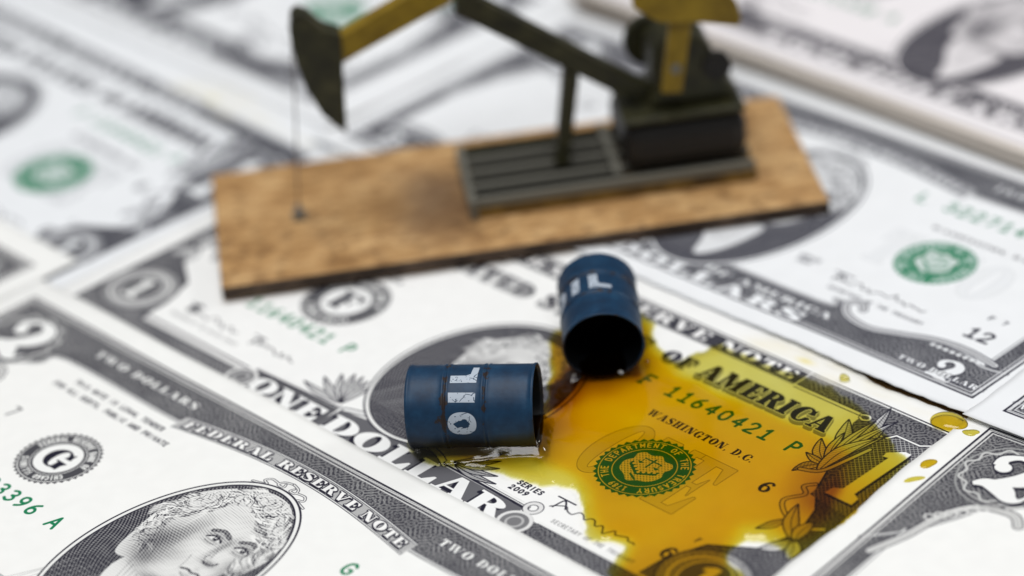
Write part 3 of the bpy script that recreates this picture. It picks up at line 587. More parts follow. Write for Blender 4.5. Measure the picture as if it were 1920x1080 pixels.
# ------------------------------------------------------------------ mesh and material helpers
def mat(name, color=(.5, .5, .5), rough=.5, spec=.5, metal=0.0):
    m = bpy.data.materials.new(name); m.use_nodes = True; b = m.node_tree.nodes['Principled BSDF']
    b.inputs['Base Color'].default_value = (*color, 1); b.inputs['Roughness'].default_value = rough; b.inputs['Metallic'].default_value = metal
    b.inputs['Specular IOR Level'].default_value = spec; return m
def N(m, t, **kw):
    n = m.node_tree.nodes.new(t)
    for k, v in kw.items():
        if k.startswith('i_'): n.inputs[k[2:].replace('_', ' ')].default_value = v
        else: setattr(n, k, v)
    return n
def link(m, a, b): m.node_tree.links.new(a, b)
def ramp(m, stops):
    r = N(m, 'ShaderNodeValToRGB'); e = r.color_ramp.elements
    while len(e) < len(stops): e.new(.5)
    for el, (p, c) in zip(e, stops): el.position = p; el.color = (*c, 1)
    return r
def noise(m, scale, detail=4, rough=.5, obj=True):
    n = N(m, 'ShaderNodeTexNoise'); n.inputs['Scale'].default_value = scale; n.inputs['Detail'].default_value = detail; n.inputs['Roughness'].default_value = rough
    if obj: link(m, texc(m).outputs['Object'], n.inputs['Vector'])
    return n
def texc(m):
    for n in m.node_tree.nodes:
        if n.type == 'TEX_COORD': return n
    return N(m, 'ShaderNodeTexCoord')
def bump(m, src, dist, strength=1.0):
    b = N(m, 'ShaderNodeBump'); b.inputs['Distance'].default_value = dist; b.inputs['Strength'].default_value = strength
    link(m, src, b.inputs['Height']); link(m, b.outputs[0], m.node_tree.nodes['Principled BSDF'].inputs['Normal']); return b
def pb(m): return m.node_tree.nodes['Principled BSDF']

def paper_mat(name, im, tint=(1, 1, 1)):
    m = mat(name, rough=.75, spec=.10); t = N(m, 'ShaderNodeTexImage'); t.image = im; t.interpolation = 'Cubic'; t.extension = 'EXTEND'
    u = N(m, 'ShaderNodeUVMap'); u.uv_map = 'UVMap'; link(m, u.outputs[0], t.inputs[0])
    mx = N(m, 'ShaderNodeMixRGB', blend_type='MULTIPLY'); mx.inputs[0].default_value = 1; mx.inputs[2].default_value = (*tint, 1)
    link(m, t.outputs[0], mx.inputs[1]); link(m, mx.outputs[0], pb(m).inputs['Base Color'])
    n = noise(m, 900, 3); bump(m, n.outputs[0], .00003, .5); return m

def new_obj(name, verts, faces, m, parent=None, smooth=False, uvs=None):
    me = bpy.data.meshes.new(name); me.from_pydata([tuple(c * S for c in v) for v in verts], [], faces); me.update()
    if uvs is not None:
        l = me.uv_layers.new(name='UVMap'); idx = np.empty(len(me.loops), np.int32); me.loops.foreach_get('vertex_index', idx)
        l.data.foreach_set('uv', np.array(uvs, np.float32)[idx].ravel())
    if m: me.materials.append(m)
    if smooth: me.polygons.foreach_set('use_smooth', [True] * len(me.polygons))
    o = bpy.data.objects.new(name, me); sc.collection.objects.link(o)
    if parent: o.parent = parent
    return o
def tag(o, label, cat, group=None, kind=None):
    if label: o['label'] = label
    if cat: o['category'] = cat
    if group: o['group'] = group
    if kind: o['kind'] = kind
    return o
def empty(name, loc, rz=0, rx=0):
    o = bpy.data.objects.new(name, None); sc.collection.objects.link(o); o.location = tuple(c * S for c in loc); o.rotation_euler = (rx, 0, rz); o.empty_display_size = .005; return o
def bev(o, w, seg=2):
    b = o.modifiers.new('bevel', 'BEVEL'); b.width = w * S; b.segments = seg; b.limit_method = 'ANGLE'; b.angle_limit = math.radians(40); return o
def box(name, x0, y0, z0, x1, y1, z1, m, parent=None, bw=.02):
    v = [(x0, y0, z0), (x1, y0, z0), (x1, y1, z0), (x0, y1, z0), (x0, y0, z1), (x1, y0, z1), (x1, y1, z1), (x0, y1, z1)]
    o = new_obj(name, v, [(0, 3, 2, 1), (4, 5, 6, 7), (0, 1, 5, 4), (1, 2, 6, 5), (2, 3, 7, 6), (3, 0, 4, 7)], m, parent)
    return bev(o, bw) if bw else o
def extr(name, prof, y0, y1, m, parent=None, bw=.02):
    """polygon in (x, z), given anticlockwise seen from the front (-y), extruded y0..y1"""
    n = len(prof); ar = sum(prof[i][0] * prof[(i + 1) % n][1] - prof[(i + 1) % n][0] * prof[i][1] for i in range(n))
    if ar < 0: prof = prof[::-1]
    v = [(x, y0, z) for x, z in prof] + [(x, y1, z) for x, z in prof]
    f = [tuple(range(n)), tuple(range(2 * n - 1, n - 1, -1))] + [((i + 1) % n, i, i + n, (i + 1) % n + n) for i in range(n)]
    o = new_obj(name, v, f, m, parent)
    return bev(o, bw) if bw else o
def tube(name, pts, r, m, parent=None, seg=10):
    vs, fs = [], []; P = [Vector(p) for p in pts]
    for i, p in enumerate(P):
        t = (P[min(i + 1, len(P) - 1)] - P[max(i - 1, 0)]).normalized(); a = t.cross(Vector((0, 1, .013))).normalized(); b = t.cross(a)
        for k in range(seg): an = 2 * math.pi * k / seg; vs.append(tuple(p + a * r * math.cos(an) + b * r * math.sin(an)))
    for i in range(len(P) - 1):
        for k in range(seg): fs.append((i * seg + k, i * seg + (k + 1) % seg, (i + 1) * seg + (k + 1) % seg, (i + 1) * seg + k))
    fs.append(tuple(range(seg))[::-1]); fs.append(tuple(range((len(P) - 1) * seg, len(P) * seg)))
    return new_obj(name, vs, fs, m, parent, smooth=True)

# ------------------------------------------------------------------ setting: the dark table under the notes
tm = mat('dark_table', (.10, .055, .02), .6, .3); nz = noise(tm, 60, 6); rp = ramp(tm, [(.3, (.13, .07, .02)), (.7, (.26, .15, .05))]); link(tm, nz.outputs[0], rp.inputs[0]); link(tm, rp.outputs[0], pb(tm).inputs['Base Color'])
tb = box('table_top', -150, -60, -3.0, 150, 240, -.11, tm, None, 0); tag(tb, None, None, kind='structure')

# ------------------------------------------------------------------ the banknotes
PPC = 150
im1 = to_image(one_dollar(PPC), 'one_dollar_face')
imG = to_image(two_dollar(PPC, 'G', ('FEDERAL RESERVE BANK OF', 'CHICAGO ILLINOIS'), 'G 10833396 A', '7'), 'two_dollar_face_g')
imL = to_image(two_dollar(90, 'L', ('FEDERAL RESERVE BANK OF', 'SAN FRANCISCO CALIF'), 'L 32271438 A', '12'), 'two_dollar_face_l')
UV0 = (-.5, -.5, 15.22, 6.48)
m_one = paper_mat('one_dollar_print', im1); m_two = paper_mat('two_dollar_print_g', imG, (1, 1, .99)); m_twl = paper_mat('two_dollar_print_l', imL, (.95, .965, 1.0))
m_onf = paper_mat('one_dollar_print_cool', im1, (.94, .96, 1.0)); m_twp = paper_mat('two_dollar_print_mauve', imL, (.96, .92, .95))
def note(ox, oy, ang, z, m, label, edge=None, zf=None, bot=None, topf=None, nx=120, ny=54, seed=0, thick=.008, grp='banknotes spread out flat'):
    """one sheet of paper: a closed thin slab with gentle waves; local u right, v up"""
    u0, u1, v0, v1 = (-.44, 15.18, -.46, 6.44) if edge is None else edge
    rs = random.Random(seed); ph = [rs.uniform(0, 6.28) for _ in range(8)]
    vs, uv = [], []
    for top in (1, 0):
        for j in range(ny + 1):
            for i in range(nx + 1):
                u = u0 + (u1 - u0) * i / nx
                b = v0 if bot is None else bot(u); t = v1 if topf is None else topf(u)
                v = b + (t - b) * j / ny
                uu = u
                if i in (0, nx): uu += .012 * math.sin(v * 2.3 + ph[0]) + .006 * math.sin(v * 9 + ph[1])
                zz = .005 * (math.sin(u * .55 + ph[2]) * math.sin(v * .8 + ph[3]) + .4 * math.sin(u * 1.7 + ph[4] + v)) + .006
                if zf: zz += zf(u, v)
                vs.append((uu, v, zz + (thick if top else 0)))
                uv.append(((uu - UV0[0]) / (UV0[2] - UV0[0]), (v - UV0[1]) / (UV0[3] - UV0[1])))
    K = (nx + 1) * (ny + 1); fs = []
    for j in range(ny):
        for i in range(nx):
            a = j * (nx + 1) + i; fs.append((a, a + 1, a + nx + 2, a + nx + 1)); fs.append((K + a, K + a + nx + 1, K + a + nx + 2, K + a + 1))
    for i in range(nx):
        fs.append((K + i, K + i + 1, i + 1, i)); a = ny * (nx + 1) + i; fs.append((a, a + 1, K + a + 1, K + a))
    for j in range(ny):
        a = j * (nx + 1); fs.append((a, a + nx + 1, K + a + nx + 1, K + a)); b = a + nx; fs.append((K + b, K + b + nx + 1, b + nx + 1, b))
    o = new_obj('banknote', vs, fs, m, None, True, uv); o.location = (ox * S, oy * S, z * S); o.rotation_euler = (0, 0, math.radians(ang))
    for p in o.data.polygons:
        if abs(p.normal.z) < .5: p.use_smooth = False
    return tag(o, label, 'banknote', grp)
def interp(P):
    xs = [p[0] for p in P]; ys = [p[1] for p in P]
    return lambda u: float(np.interp(u, xs, ys)) + .010 * math.sin(u * 17) + .006 * math.sin(u * 41)
# A: oil-soaked one dollar note in the middle (lowest of the front group, lies flat)
Atop = interp([(-1, 6.75), (8, 6.75), (11.2, 6.70), (11.6, 6.52), (12.2, 6.46), (12.6, 6.36), (13.3, 6.40), (14.1, 6.46), (15.2, 6.46)])
note(-7.55, 43.22, -49.32, -.035, m_one, 'one dollar note soaked with yellow oil under the two blue barrels', topf=Atop, seed=1)
note(-12.75, 39.33, -49.23, 0.0, m_two, 'two dollar note at lower left with large portrait oval and black letter G seal', seed=2, zf=lambda u, v: .01 + .035 * math.exp((v - 6.44) / .35) * (.6 + .4 * math.sin(u * 1.3)))
note(2.82, 31.86, -43.89, 0.0, m_two, 'two dollar note whose upper left corner numeral 2 fills the lower right of the view', seed=3, zf=lambda u, v: .012 + .035 * math.exp(-(u + .44) / .3) * (.6 + .4 * math.sin(v * 1.7)))
Dbot = interp([(-1, -.46), (11.8, -.46), (12.6, -.50), (13.4, -.47), (14, -.45), (15.2, -.38)])
note(-2.84, 48.18, -48.86, .0, m_twl, 'two dollar note running under the wooden board, with number 12 and green seal', bot=Dbot, seed=4, zf=lambda u, v: .01 + .045 * math.exp(-(v + .5) / .3) * (.55 + .45 * math.sin(u * 1.1 + 1)))
note(-17.34, 55.46, -51.25, -.09, m_onf, 'blurred one dollar note with green seal at the left edge, beyond the wooden board', seed=5, edge=(-.44, 15.7, -.46, 6.9))
note(-12.82, 61.13, -50.22, -.05, m_twl, 'very blurred two dollar note with green seal behind the tilted head of the pump', seed=6, edge=(-.44, 15.7, -.5, 6.6))
note(7.24, 36.5, -46, .07, m_twl, 'two dollar note of which only a pointed white corner shows at the right edge', seed=7, zf=lambda u, v: .05 * math.exp(-(v + .5) / .5))
note(-22.41, 51.94, -50, -.05, m_two, 'two dollar note of which only a dark printed corner shows at the left edge', seed=8, edge=(-.44, 15.25, -.5, 6.6))
EX, EY = 2.35, 53.1
note(EX, EY, -50.5, .46, m_twp, 'blurred mauve-grey two dollar note on top of the pile at upper right', seed=9, nx=60, ny=30)
note(-25.5, 67.5, -50.5, .02, m_one, 'blurred note far behind at the upper left corner', seed=10, nx=60, ny=30)
note(-6.2, 67.0, -50.5, .02, m_one, 'blurred note far behind between the pump and the top edge', seed=11, nx=60, ny=30)
# pile below the mauve note
psm = mat('pile_paper', (.62, .56, .47), .8, .2); wv = N(psm, 'ShaderNodeTexWave'); wv.bands_direction = 'Z'; wv.inputs['Scale'].default_value = 800; wv.inputs['Distortion'].default_value = 3; link(psm, texc(psm).outputs['Object'], wv.inputs['Vector'])
rp = ramp(psm, [(0, (.34, .28, .20)), (.6, (.80, .74, .68))]); link(psm, wv.outputs[0], rp.inputs[0]); link(psm, rp.outputs[0], pb(psm).inputs['Base Color'])
pile = box('banknote_pile', -.40, -.50, 0, 15.1, 6.35, .335, psm, None, .03); pile.location = (EX * S, EY * S, .11 * S); pile.rotation_euler = (0, 0, math.radians(-50.9))
tag(pile, 'thick pile of banknotes with beige edges lying under the mauve note', 'banknote pile')

# ------------------------------------------------------------------ oil puddle on note A
outer = [(1040, 620), (1028, 640), (1032, 690), (1028, 735), (1015, 770), (985, 805), (900, 815), (800, 812), (768, 826), (770, 846), (795, 868), (850, 876), (905, 882), (930, 886), (962, 896), (990, 905), (1022, 909), (1050, 909), (1073, 914), (1082, 926), (1092, 945), (1093, 969), (1104, 1006), (1130, 1017), (1172, 1024), (1160, 1050), (1143, 1082), (1190, 1120), (1300, 1150), (1370, 1120), (1395, 1084),
         (1366, 1062), (1362, 1044), (1384, 1018), (1429, 1014), (1466, 1026), (1482, 1044), (1500, 1052), (1517, 1037), (1559, 1003), (1617, 962), (1650, 926), (1668, 908), (1690, 880), (1700, 860), (1672, 838), (1650, 808), (1618, 772), (1578, 742), (1540, 722), (1500, 706), (1460, 692), (1420, 676), (1380, 660), (1348, 648), (1315, 662), (1286, 676), (1259, 680), (1243, 666), (1229, 637), (1223, 607), (1208, 592), (1190, 586), (1150, 600), (1090, 612)]
core = [(1045, 640), (1046, 700), (1042, 745), (1028, 790), (1000, 838), (1010, 856), (1040, 872), (1085, 892), (1120, 925), (1120, 965), (1135, 1000), (1190, 1010), (1190, 1050), (1180, 1120), (1340, 1120), (1345, 1060), (1352, 1020), (1380, 985), (1440, 985), (1500, 1010), (1540, 985), (1560, 940), (1575, 900), (1585, 860), (1545, 838), (1480, 806), (1400, 770), (1330, 738), (1262, 706), (1232, 690), (1218, 650), (1205, 615), (1120, 620)]
ZA = -.01
def smooth_poly(P, n=4): return np.array([tuple(q) for q in catmull([W(p, ZA)[:2] for p in P], n, True)])
PO, PC = smooth_poly(outer), smooth_poly(core)
rsn = np.random.RandomState(4)
def vnoise(x, y, per, seed):
    r = np.random.RandomState(seed).rand(64, 64); X = x / per; Y = y / per; i = np.floor(X).astype(int); j = np.floor(Y).astype(int); fx = X - i; fy = Y - j
    fx = fx * fx * (3 - 2 * fx); fy = fy * fy * (3 - 2 * fy); g = lambda a, b: r[a % 64, b % 64]
    return g(i, j) * (1 - fx) * (1 - fy) + g(i + 1, j) * fx * (1 - fy) + g(i, j + 1) * (1 - fx) * fy + g(i + 1, j + 1) * fx * fy
def sdist(poly, X, Y):
    """signed distance, positive inside"""
    A_ = poly; B_ = np.roll(poly, -1, 0); best = np.full(X.shape, 1e9); ins = np.zeros(X.shape, bool)
    for a, b in zip(A_, B_):
        d = b - a; L = d @ d + 1e-12; t = np.clip(((X - a[0]) * d[0] + (Y - a[1]) * d[1]) / L, 0, 1)
        best = np.minimum(best, np.hypot(X - a[0] - t * d[0], Y - a[1] - t * d[1]))
        c = ((a[1] <= Y) & (b[1] > Y)) | ((b[1] <= Y) & (a[1] > Y))
        if c.any():
            with np.errstate(divide='ignore', invalid='ignore'): xx = a[0] + (Y - a[1]) / (b[1] - a[1]) * d[0]
            ins ^= c & (X < xx)
    return np.where(ins, best, -best)
st_ = .035
gx = np.arange(PO[:, 0].min() - .1, PO[:, 0].max() + .1, st_); gy = np.arange(PO[:, 1].min() - .1, PO[:, 1].max() + .1, st_)
GX, GY = np.meshgrid(gx, gy)
wob = ((vnoise(GX + 50, GY, .22, 1) - .5) * .10 + (vnoise(GX + 50, GY, .09, 2) - .5) * .05) * (1 - .8 * np.exp(-((GX + .7) ** 2 + (GY - 37.0) ** 2) / 1.0))
D1 = sdist(PO, GX, GY) + wob; D2 = sdist(PC, GX, GY) + (vnoise(GX + 50, GY, .5, 3) - .5) * .2
sm = lambda x: np.clip(x, 0, 1) ** 2 * (3 - 2 * np.clip(x, 0, 1))
lowf = vnoise(GX + 50, GY, 1.1, 7) * .6 + vnoise(GX + 50, GY, .45, 8) * .4
def near(px, r): q = W(px, ZA); return np.exp(-((GX - q[0]) ** 2 + (GY - q[1]) ** 2) / r ** 2)
pale = near((1440, 720), .9) + near((1560, 770), .6) + near((1340, 690), .5)
depth = (.17 + .10 * sm(D1 / .10)) * (.80 + .4 * lowf) + (.42 + .10 * (lowf - .5)) * sm((D2 + .24) / .30) - .10 * np.clip(pale, 0, 1)
depth = depth + .16 * near((1130, 720), .7) * sm(D1 / .2) + .12 * near((1050, 800), .5) * sm(D1 / .2) - .03 * near((1210, 985), .9) + .45 * near((880, 840), .8) * sm((D1 - .05) / .15) + .60 * near((1040, 745), .38)
depth = depth + .36 * near((1590, 940), .85) * sm(D1 / .1)
depth = np.clip(depth, .05, 1.3) * sm((D1 + .012) / .022)
hgt = .050 * (1 - np.exp(-np.clip(D1, 0, 9) / .10)) + .030 * sm((D2 + .1) / .5) + .006 * (lowf - .5) * sm(D1 / .3)
# the oil climbs the barrel walls
B1 = np.array(W((890, 763), .66)[:2]); B1a = math.radians(-9.5)
ax_ = np.array([math.cos(B1a), math.sin(B1a)]); al = (GX - B1[0]) * ax_[0] + (GY - B1[1]) * ax_[1]; ac = np.abs(-(GX - B1[0]) * ax_[1] + (GY - B1[1]) * ax_[0])
men1 = np.clip((.60 - ac) / .20 + .04 * (vnoise(GX + 50, GY, .3, 12) - .5), 0, 1) ** 1.1 * (np.abs(al) < 1.12) * np.exp(-np.clip(np.abs(al) - 1.0, 0, 9) / .08)
hgt = hgt + .185 * men1 * sm(D1 / .06)
depth = np.clip(depth + .10 * men1 * sm(D1 / .12), 0, 1.3)
q2 = W((1131, 700), 0); men2 = np.exp(-np.maximum(0, np.hypot((GX - q2[0]) / 1.3, (GY - q2[1]) / .8) - .28) / .12); hgt = hgt + .03 * men2 * sm(D1 / .12)
lip = W((1131, 708), 0); dl = lip[1] - GY + .10 * ((GX - lip[0]) / .5) ** 2 * -1; wl = np.clip((.62 - np.abs(GX - lip[0])) / .1, 0, 1)
ends = np.exp(-((GX - lip[0] + .44) / .13) ** 2) + .7 * np.exp(-((GX - lip[0] - .30) / .10) ** 2)
hgt = hgt + .085 * np.clip((.10 + .05 * vnoise(GX + 50, GY, .2, 13) - dl) / .10, 0, 1) * wl * sm(D1 / .1) * np.clip(ends, 0, 1)
depth = np.clip(depth + .5 * np.exp(-(np.maximum(0, dl) / .10) ** 2) * wl * (dl > -.3) * sm(D1 / .1), 0, 1.3)
fr1 = near((880, 855), .9) + near((1000, 850), .5) + .8 * near((1105, 705), .45) + .5 * near((1420, 1000), .6) + .35 * near((1060, 920), .4)
hgt = hgt + .050 * np.clip(fr1, 0, 1) * (1 - np.exp(-np.clip(D1, 0, 9) / .16))
keep = D1 > -.06
ny_, nx_ = GX.shape; idx = -np.ones(GX.shape, int); fs = []; used = np.zeros(GX.shape, bool)
cell = keep[:-1, :-1] | keep[1:, :-1] | keep[:-1, 1:] | keep[1:, 1:]
used[:-1, :-1] |= cell; used[1:, :-1] |= cell; used[:-1, 1:] |= cell; used[1:, 1:] |= cell
idx[used] = np.arange(used.sum()); ZS = ZA + .024
vs = [(x, y, ZS + z) for x, y, z in zip(GX[used], GY[used], np.where(D1[used] > 0, hgt[used], 0))]
for j, i in zip(*np.where(cell)): fs.append((idx[j, i], idx[j, i + 1], idx[j + 1, i + 1], idx[j + 1, i]))
def oil_mat(name, attr=True, const=.8):
    m = bpy.data.materials.new(name); m.use_nodes = True; nt = m.node_tree; nt.nodes.clear()
    out = N(m, 'ShaderNodeOutputMaterial')
    if attr: at = N(m, 'ShaderNodeAttribute'); at.attribute_name = 'depth'; dsrc = at.outputs['Fac']
    else: v = N(m, 'ShaderNodeValue'); v.outputs[0].default_value = const; dsrc = v.outputs[0]
    rp = ramp(m, [(0, (1, 1, 1)), (.05, (.95, .94, .78)), (.16, (.80, .77, .36)), (.34, (.765, .67, .14)), (.58, (.765, .580, .030)), (.78, (.735, .495, .010)), (1.0, (.50, .24, .010))])
    link(m, dsrc, rp.inputs[0])
    tr = N(m, 'ShaderNodeBsdfTransparent'); link(m, rp.outputs[0], tr.inputs[0])
    gl = N(m, 'ShaderNodeBsdfGlossy'); gl.inputs['Roughness'].default_value = .035
    fr = N(m, 'ShaderNodeFresnel'); fr.inputs[0].default_value = 1.50
    n1 = N(m, 'ShaderNodeTexNoise'); n1.inputs['Scale'].default_value = 130; n1.inputs['Detail'].default_value = 3
    tc = N(m, 'ShaderNodeTexCoord'); link(m, tc.outputs['Object'], n1.inputs['Vector'])
    bp = N(m, 'ShaderNodeBump'); bp.inputs['Distance'].default_value = .00035; bp.inputs['Strength'].default_value = .14; link(m, n1.outputs[0], bp.inputs['Height'])
    link(m, bp.outputs[0], gl.inputs['Normal']); link(m, bp.outputs[0], fr.inputs['Normal'])
    mp = N(m, 'ShaderNodeMapRange'); mp.inputs['From Max'].default_value = .05; link(m, dsrc, mp.inputs[0])
    mu = N(m, 'ShaderNodeMath', operation='MULTIPLY'); link(m, fr.outputs[0], mu.inputs[0]); link(m, mp.outputs[0], mu.inputs[1])
    mx = N(m, 'ShaderNodeMixShader'); link(m, mu.outputs[0], mx.inputs[0]); link(m, tr.outputs[0], mx.inputs[1]); link(m, gl.outputs[0], mx.inputs[2])
    link(m, mx.outputs[0], out.inputs[0]); return m
om = oil_mat('yellow_oil')
pool = new_obj('oil_puddle', vs, fs, om, None, True)
at = pool.data.attributes.new('depth', 'FLOAT', 'POINT'); at.data.foreach_set('value', depth[used].astype(np.float32))
tag(pool, 'amber yellow oil puddle spilled over the one dollar note and its green seal', 'oil puddle')
odm = oil_mat('oil_drop_liquid', False, .46); odl = oil_mat('pale_oil_drop_liquid', False, .24)
def drop(px, z, rx, ry, hh, ang, m, label, lob=0.0, seed=0):
    q = W(px, z); rnd = random.Random(seed); ph = rnd.uniform(0, 6); vs = []; fs = []; n = 32; k = 8
    for j in range(k):
        a = math.pi / 2 * j / k; r = math.cos(a) ** .8; zz = hh * math.sin(a)
        for i in range(n):
            t = 2 * math.pi * i / n; w = 1 + lob * (math.sin(2 * t + ph) * .6 + math.sin(3 * t + 2 * ph) * .4)
            vs.append((rx * r * w * math.cos(t), ry * r * w * math.sin(t), zz))
    vs.append((0, 0, hh)); 
    for j in range(k - 1):
        for i in range(n): fs.append((j * n + i, j * n + (i + 1) % n, (j + 1) * n + (i + 1) % n, (j + 1) * n + i))
    for i in range(n): fs.append(((k - 1) * n + i, (k - 1) * n + (i + 1) % n, k * n))
    o = new_obj('oil_drop', vs, fs, m, None, True); o.location = (q[0] * S, q[1] * S, z * S); o.rotation_euler = (0, 0, math.radians(ang))
    return tag(o, label, 'oil drop', 'oil drops around the puddle')
drop((1780, 791), .022, .30, .24, .075, -52, odm, 'largest yellow oil drop, at the dark gap between the notes on the right', .10, 1)
drop((1820, 811), .04, .13, .08, .025, -30, odl, 'small pale oil drop on the white margin right of the largest drop', .3, 2)
drop((1740, 871), .03, .15, .11, .045, 30, odm, 'round yellow oil drop on the seam right of the puddle', .15, 3)
drop((1711, 900), .03, .19, .085, .022, 10, odl, 'flat smeared pale oil drop below the round one, on the seam right of the puddle', .2, 4)
drop((1583, 708), .022, .10, .07, .045, -40, odl, 'tiny oil drop on the stained upper margin of the one dollar note', .2, 5)
drop((1213, 680), .06, .055, .055, .05, 0, odm, 'tiny glinting oil bead beside the open mouth of the far barrel', .0, 6)

# ------------------------------------------------------------------ the two barrels
bc = Canvas(0, 0, 6.0, 3.0, 220, (0, 0, 0))        # x = angle/60deg, y = position along the barrel (0 closed .. 3 open)
RAD, LEN = .645, 1.97
def bl(a_deg, frac): return (a_deg / 60.0, frac * 3.0)
def bpoly(P, val=1): bc.poly([bl((a + 60), f_) for a, f_ in P], (val, val, val))
# letters read along the angle; letter top towards the closed end (small frac)
O_ = [(7.2 + 17 * math.copysign(abs(math.cos(t)) ** .85, math.cos(t)), .447 + .111 * math.copysign(abs(math.sin(t)) ** .85, math.sin(t))) for t in np.linspace(0, 2 * math.pi, 60)]
rnd = random.Random(5)
O_in = [(7.5 + (6.3 + rnd.uniform(-1.6, 1.6)) * math.cos(t), .45 + (.060 + rnd.uniform(-.012, .012)) * math.sin(t)) for t in np.linspace(0, 2 * math.pi, 26)]
bpoly(O_); bpoly(O_in, 0)
bpoly([(37.6, .345), (37.2, .552), (51.0, .556), (51.5, .342)])
bpoly([(66, .352), (66, .558), (98, .568), (98.5, .520), (82, .508), (79, .475), (79, .352)])
for i in range(46):
    a = rnd.uniform(-12, 100); f_ = rnd.uniform(.33, .58); t = rnd.uniform(0, 6.3); L = rnd.uniform(1.5, 9)
    p0 = bl(a + 60, f_); pm = (p0[0] + L / 130 * math.cos(t) + rnd.uniform(-.02, .02), p0[1] + L / 90 * math.sin(t)); p1 = (p0[0] + L / 60 * math.cos(t + .3), p0[1] + L / 45 * math.sin(t + .3))
    bc.line([p0, pm, p1], rnd.uniform(.006, .022), (0, 0, 0), 1)
for i in range(120):
    p0 = bl(rnd.uniform(40, 165), rnd.uniform(.33, .58)); bc.ell(p0, rnd.uniform(.004, .018), rnd.uniform(.004, .016), (0, 0, 0))
bim = to_image(bc, 'barrel_lettering')
def barrel_mat(name):
    m = mat(name, (.012, .05, .12), .48, .30); t = N(m, 'ShaderNodeTexImage'); t.image = bim; t.extension = 'CLIP'; u = N(m, 'ShaderNodeUVMap'); u.uv_map = 'UVMap'; link(m, u.outputs[0], t.inputs[0])
    n1 = noise(m, 350, 6, .6); r1 = ramp(m, [(.3, (.003, .020, .052)), (.55, (.005, .034, .082)), (.8, (.011, .055, .118))]); link(m, n1.outputs[0], r1.inputs[0])
    # chipped paint: concentrated on the ribs through the 'wear' attribute
    at = N(m, 'ShaderNodeAttribute'); at.attribute_name = 'wear'
    n2 = noise(m, 520, 8, .65); ad = N(m, 'ShaderNodeMath', operation='ADD'); link(m, n2.outputs[0], ad.inputs[0]); mu = N(m, 'ShaderNodeMath', operation='MULTIPLY'); mu.inputs[1].default_value = .165; link(m, at.outputs['Fac'], mu.inputs[0]); link(m, mu.outputs[0], ad.inputs[1])
    r2_ = ramp(m, [(.665, (0, 0, 0)), (.70, (1, 1, 1))]); link(m, ad.outputs[0], r2_.inputs[0])
    m1 = N(m, 'ShaderNodeMixRGB'); link(m, t.outputs[0], m1.inputs[0]); link(m, r1.outputs[0], m1.inputs[1]); m1.inputs[2].default_value = (.43, .49, .57, 1)
    m2 = N(m, 'ShaderNodeMixRGB'); link(m, r2_.outputs[0], m2.inputs[0]); link(m, m1.outputs[0], m2.inputs[1]); m2.inputs[2].default_value = (.022, .014, .012, 1)
    # shade of the underside and lower rim, painted in as a near-black tone
    so = N(m, 'ShaderNodeAttribute'); so.attribute_name = 'under_shade'; n4 = noise(m, 260, 5, .6); a4 = N(m, 'ShaderNodeMath', operation='MULTIPLY_ADD'); a4.inputs[1].default_value = .5; link(m, n4.outputs[0], a4.inputs[0]); link(m, so.outputs['Fac'], a4.inputs[2])
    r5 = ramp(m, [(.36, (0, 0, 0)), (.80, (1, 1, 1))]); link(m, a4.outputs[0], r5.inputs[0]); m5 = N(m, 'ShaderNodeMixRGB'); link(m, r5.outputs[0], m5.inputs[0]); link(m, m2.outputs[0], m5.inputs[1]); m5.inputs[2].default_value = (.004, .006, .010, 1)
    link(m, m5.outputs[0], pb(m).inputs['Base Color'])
    n3 = noise(m, 1600, 3); bump(m, n3.outputs[0], .00004, .6); return m
bm_ = barrel_mat('blue_barrel_paint'); bin_ = mat('barrel_inside', (.004, .005, .006), .35, .4)
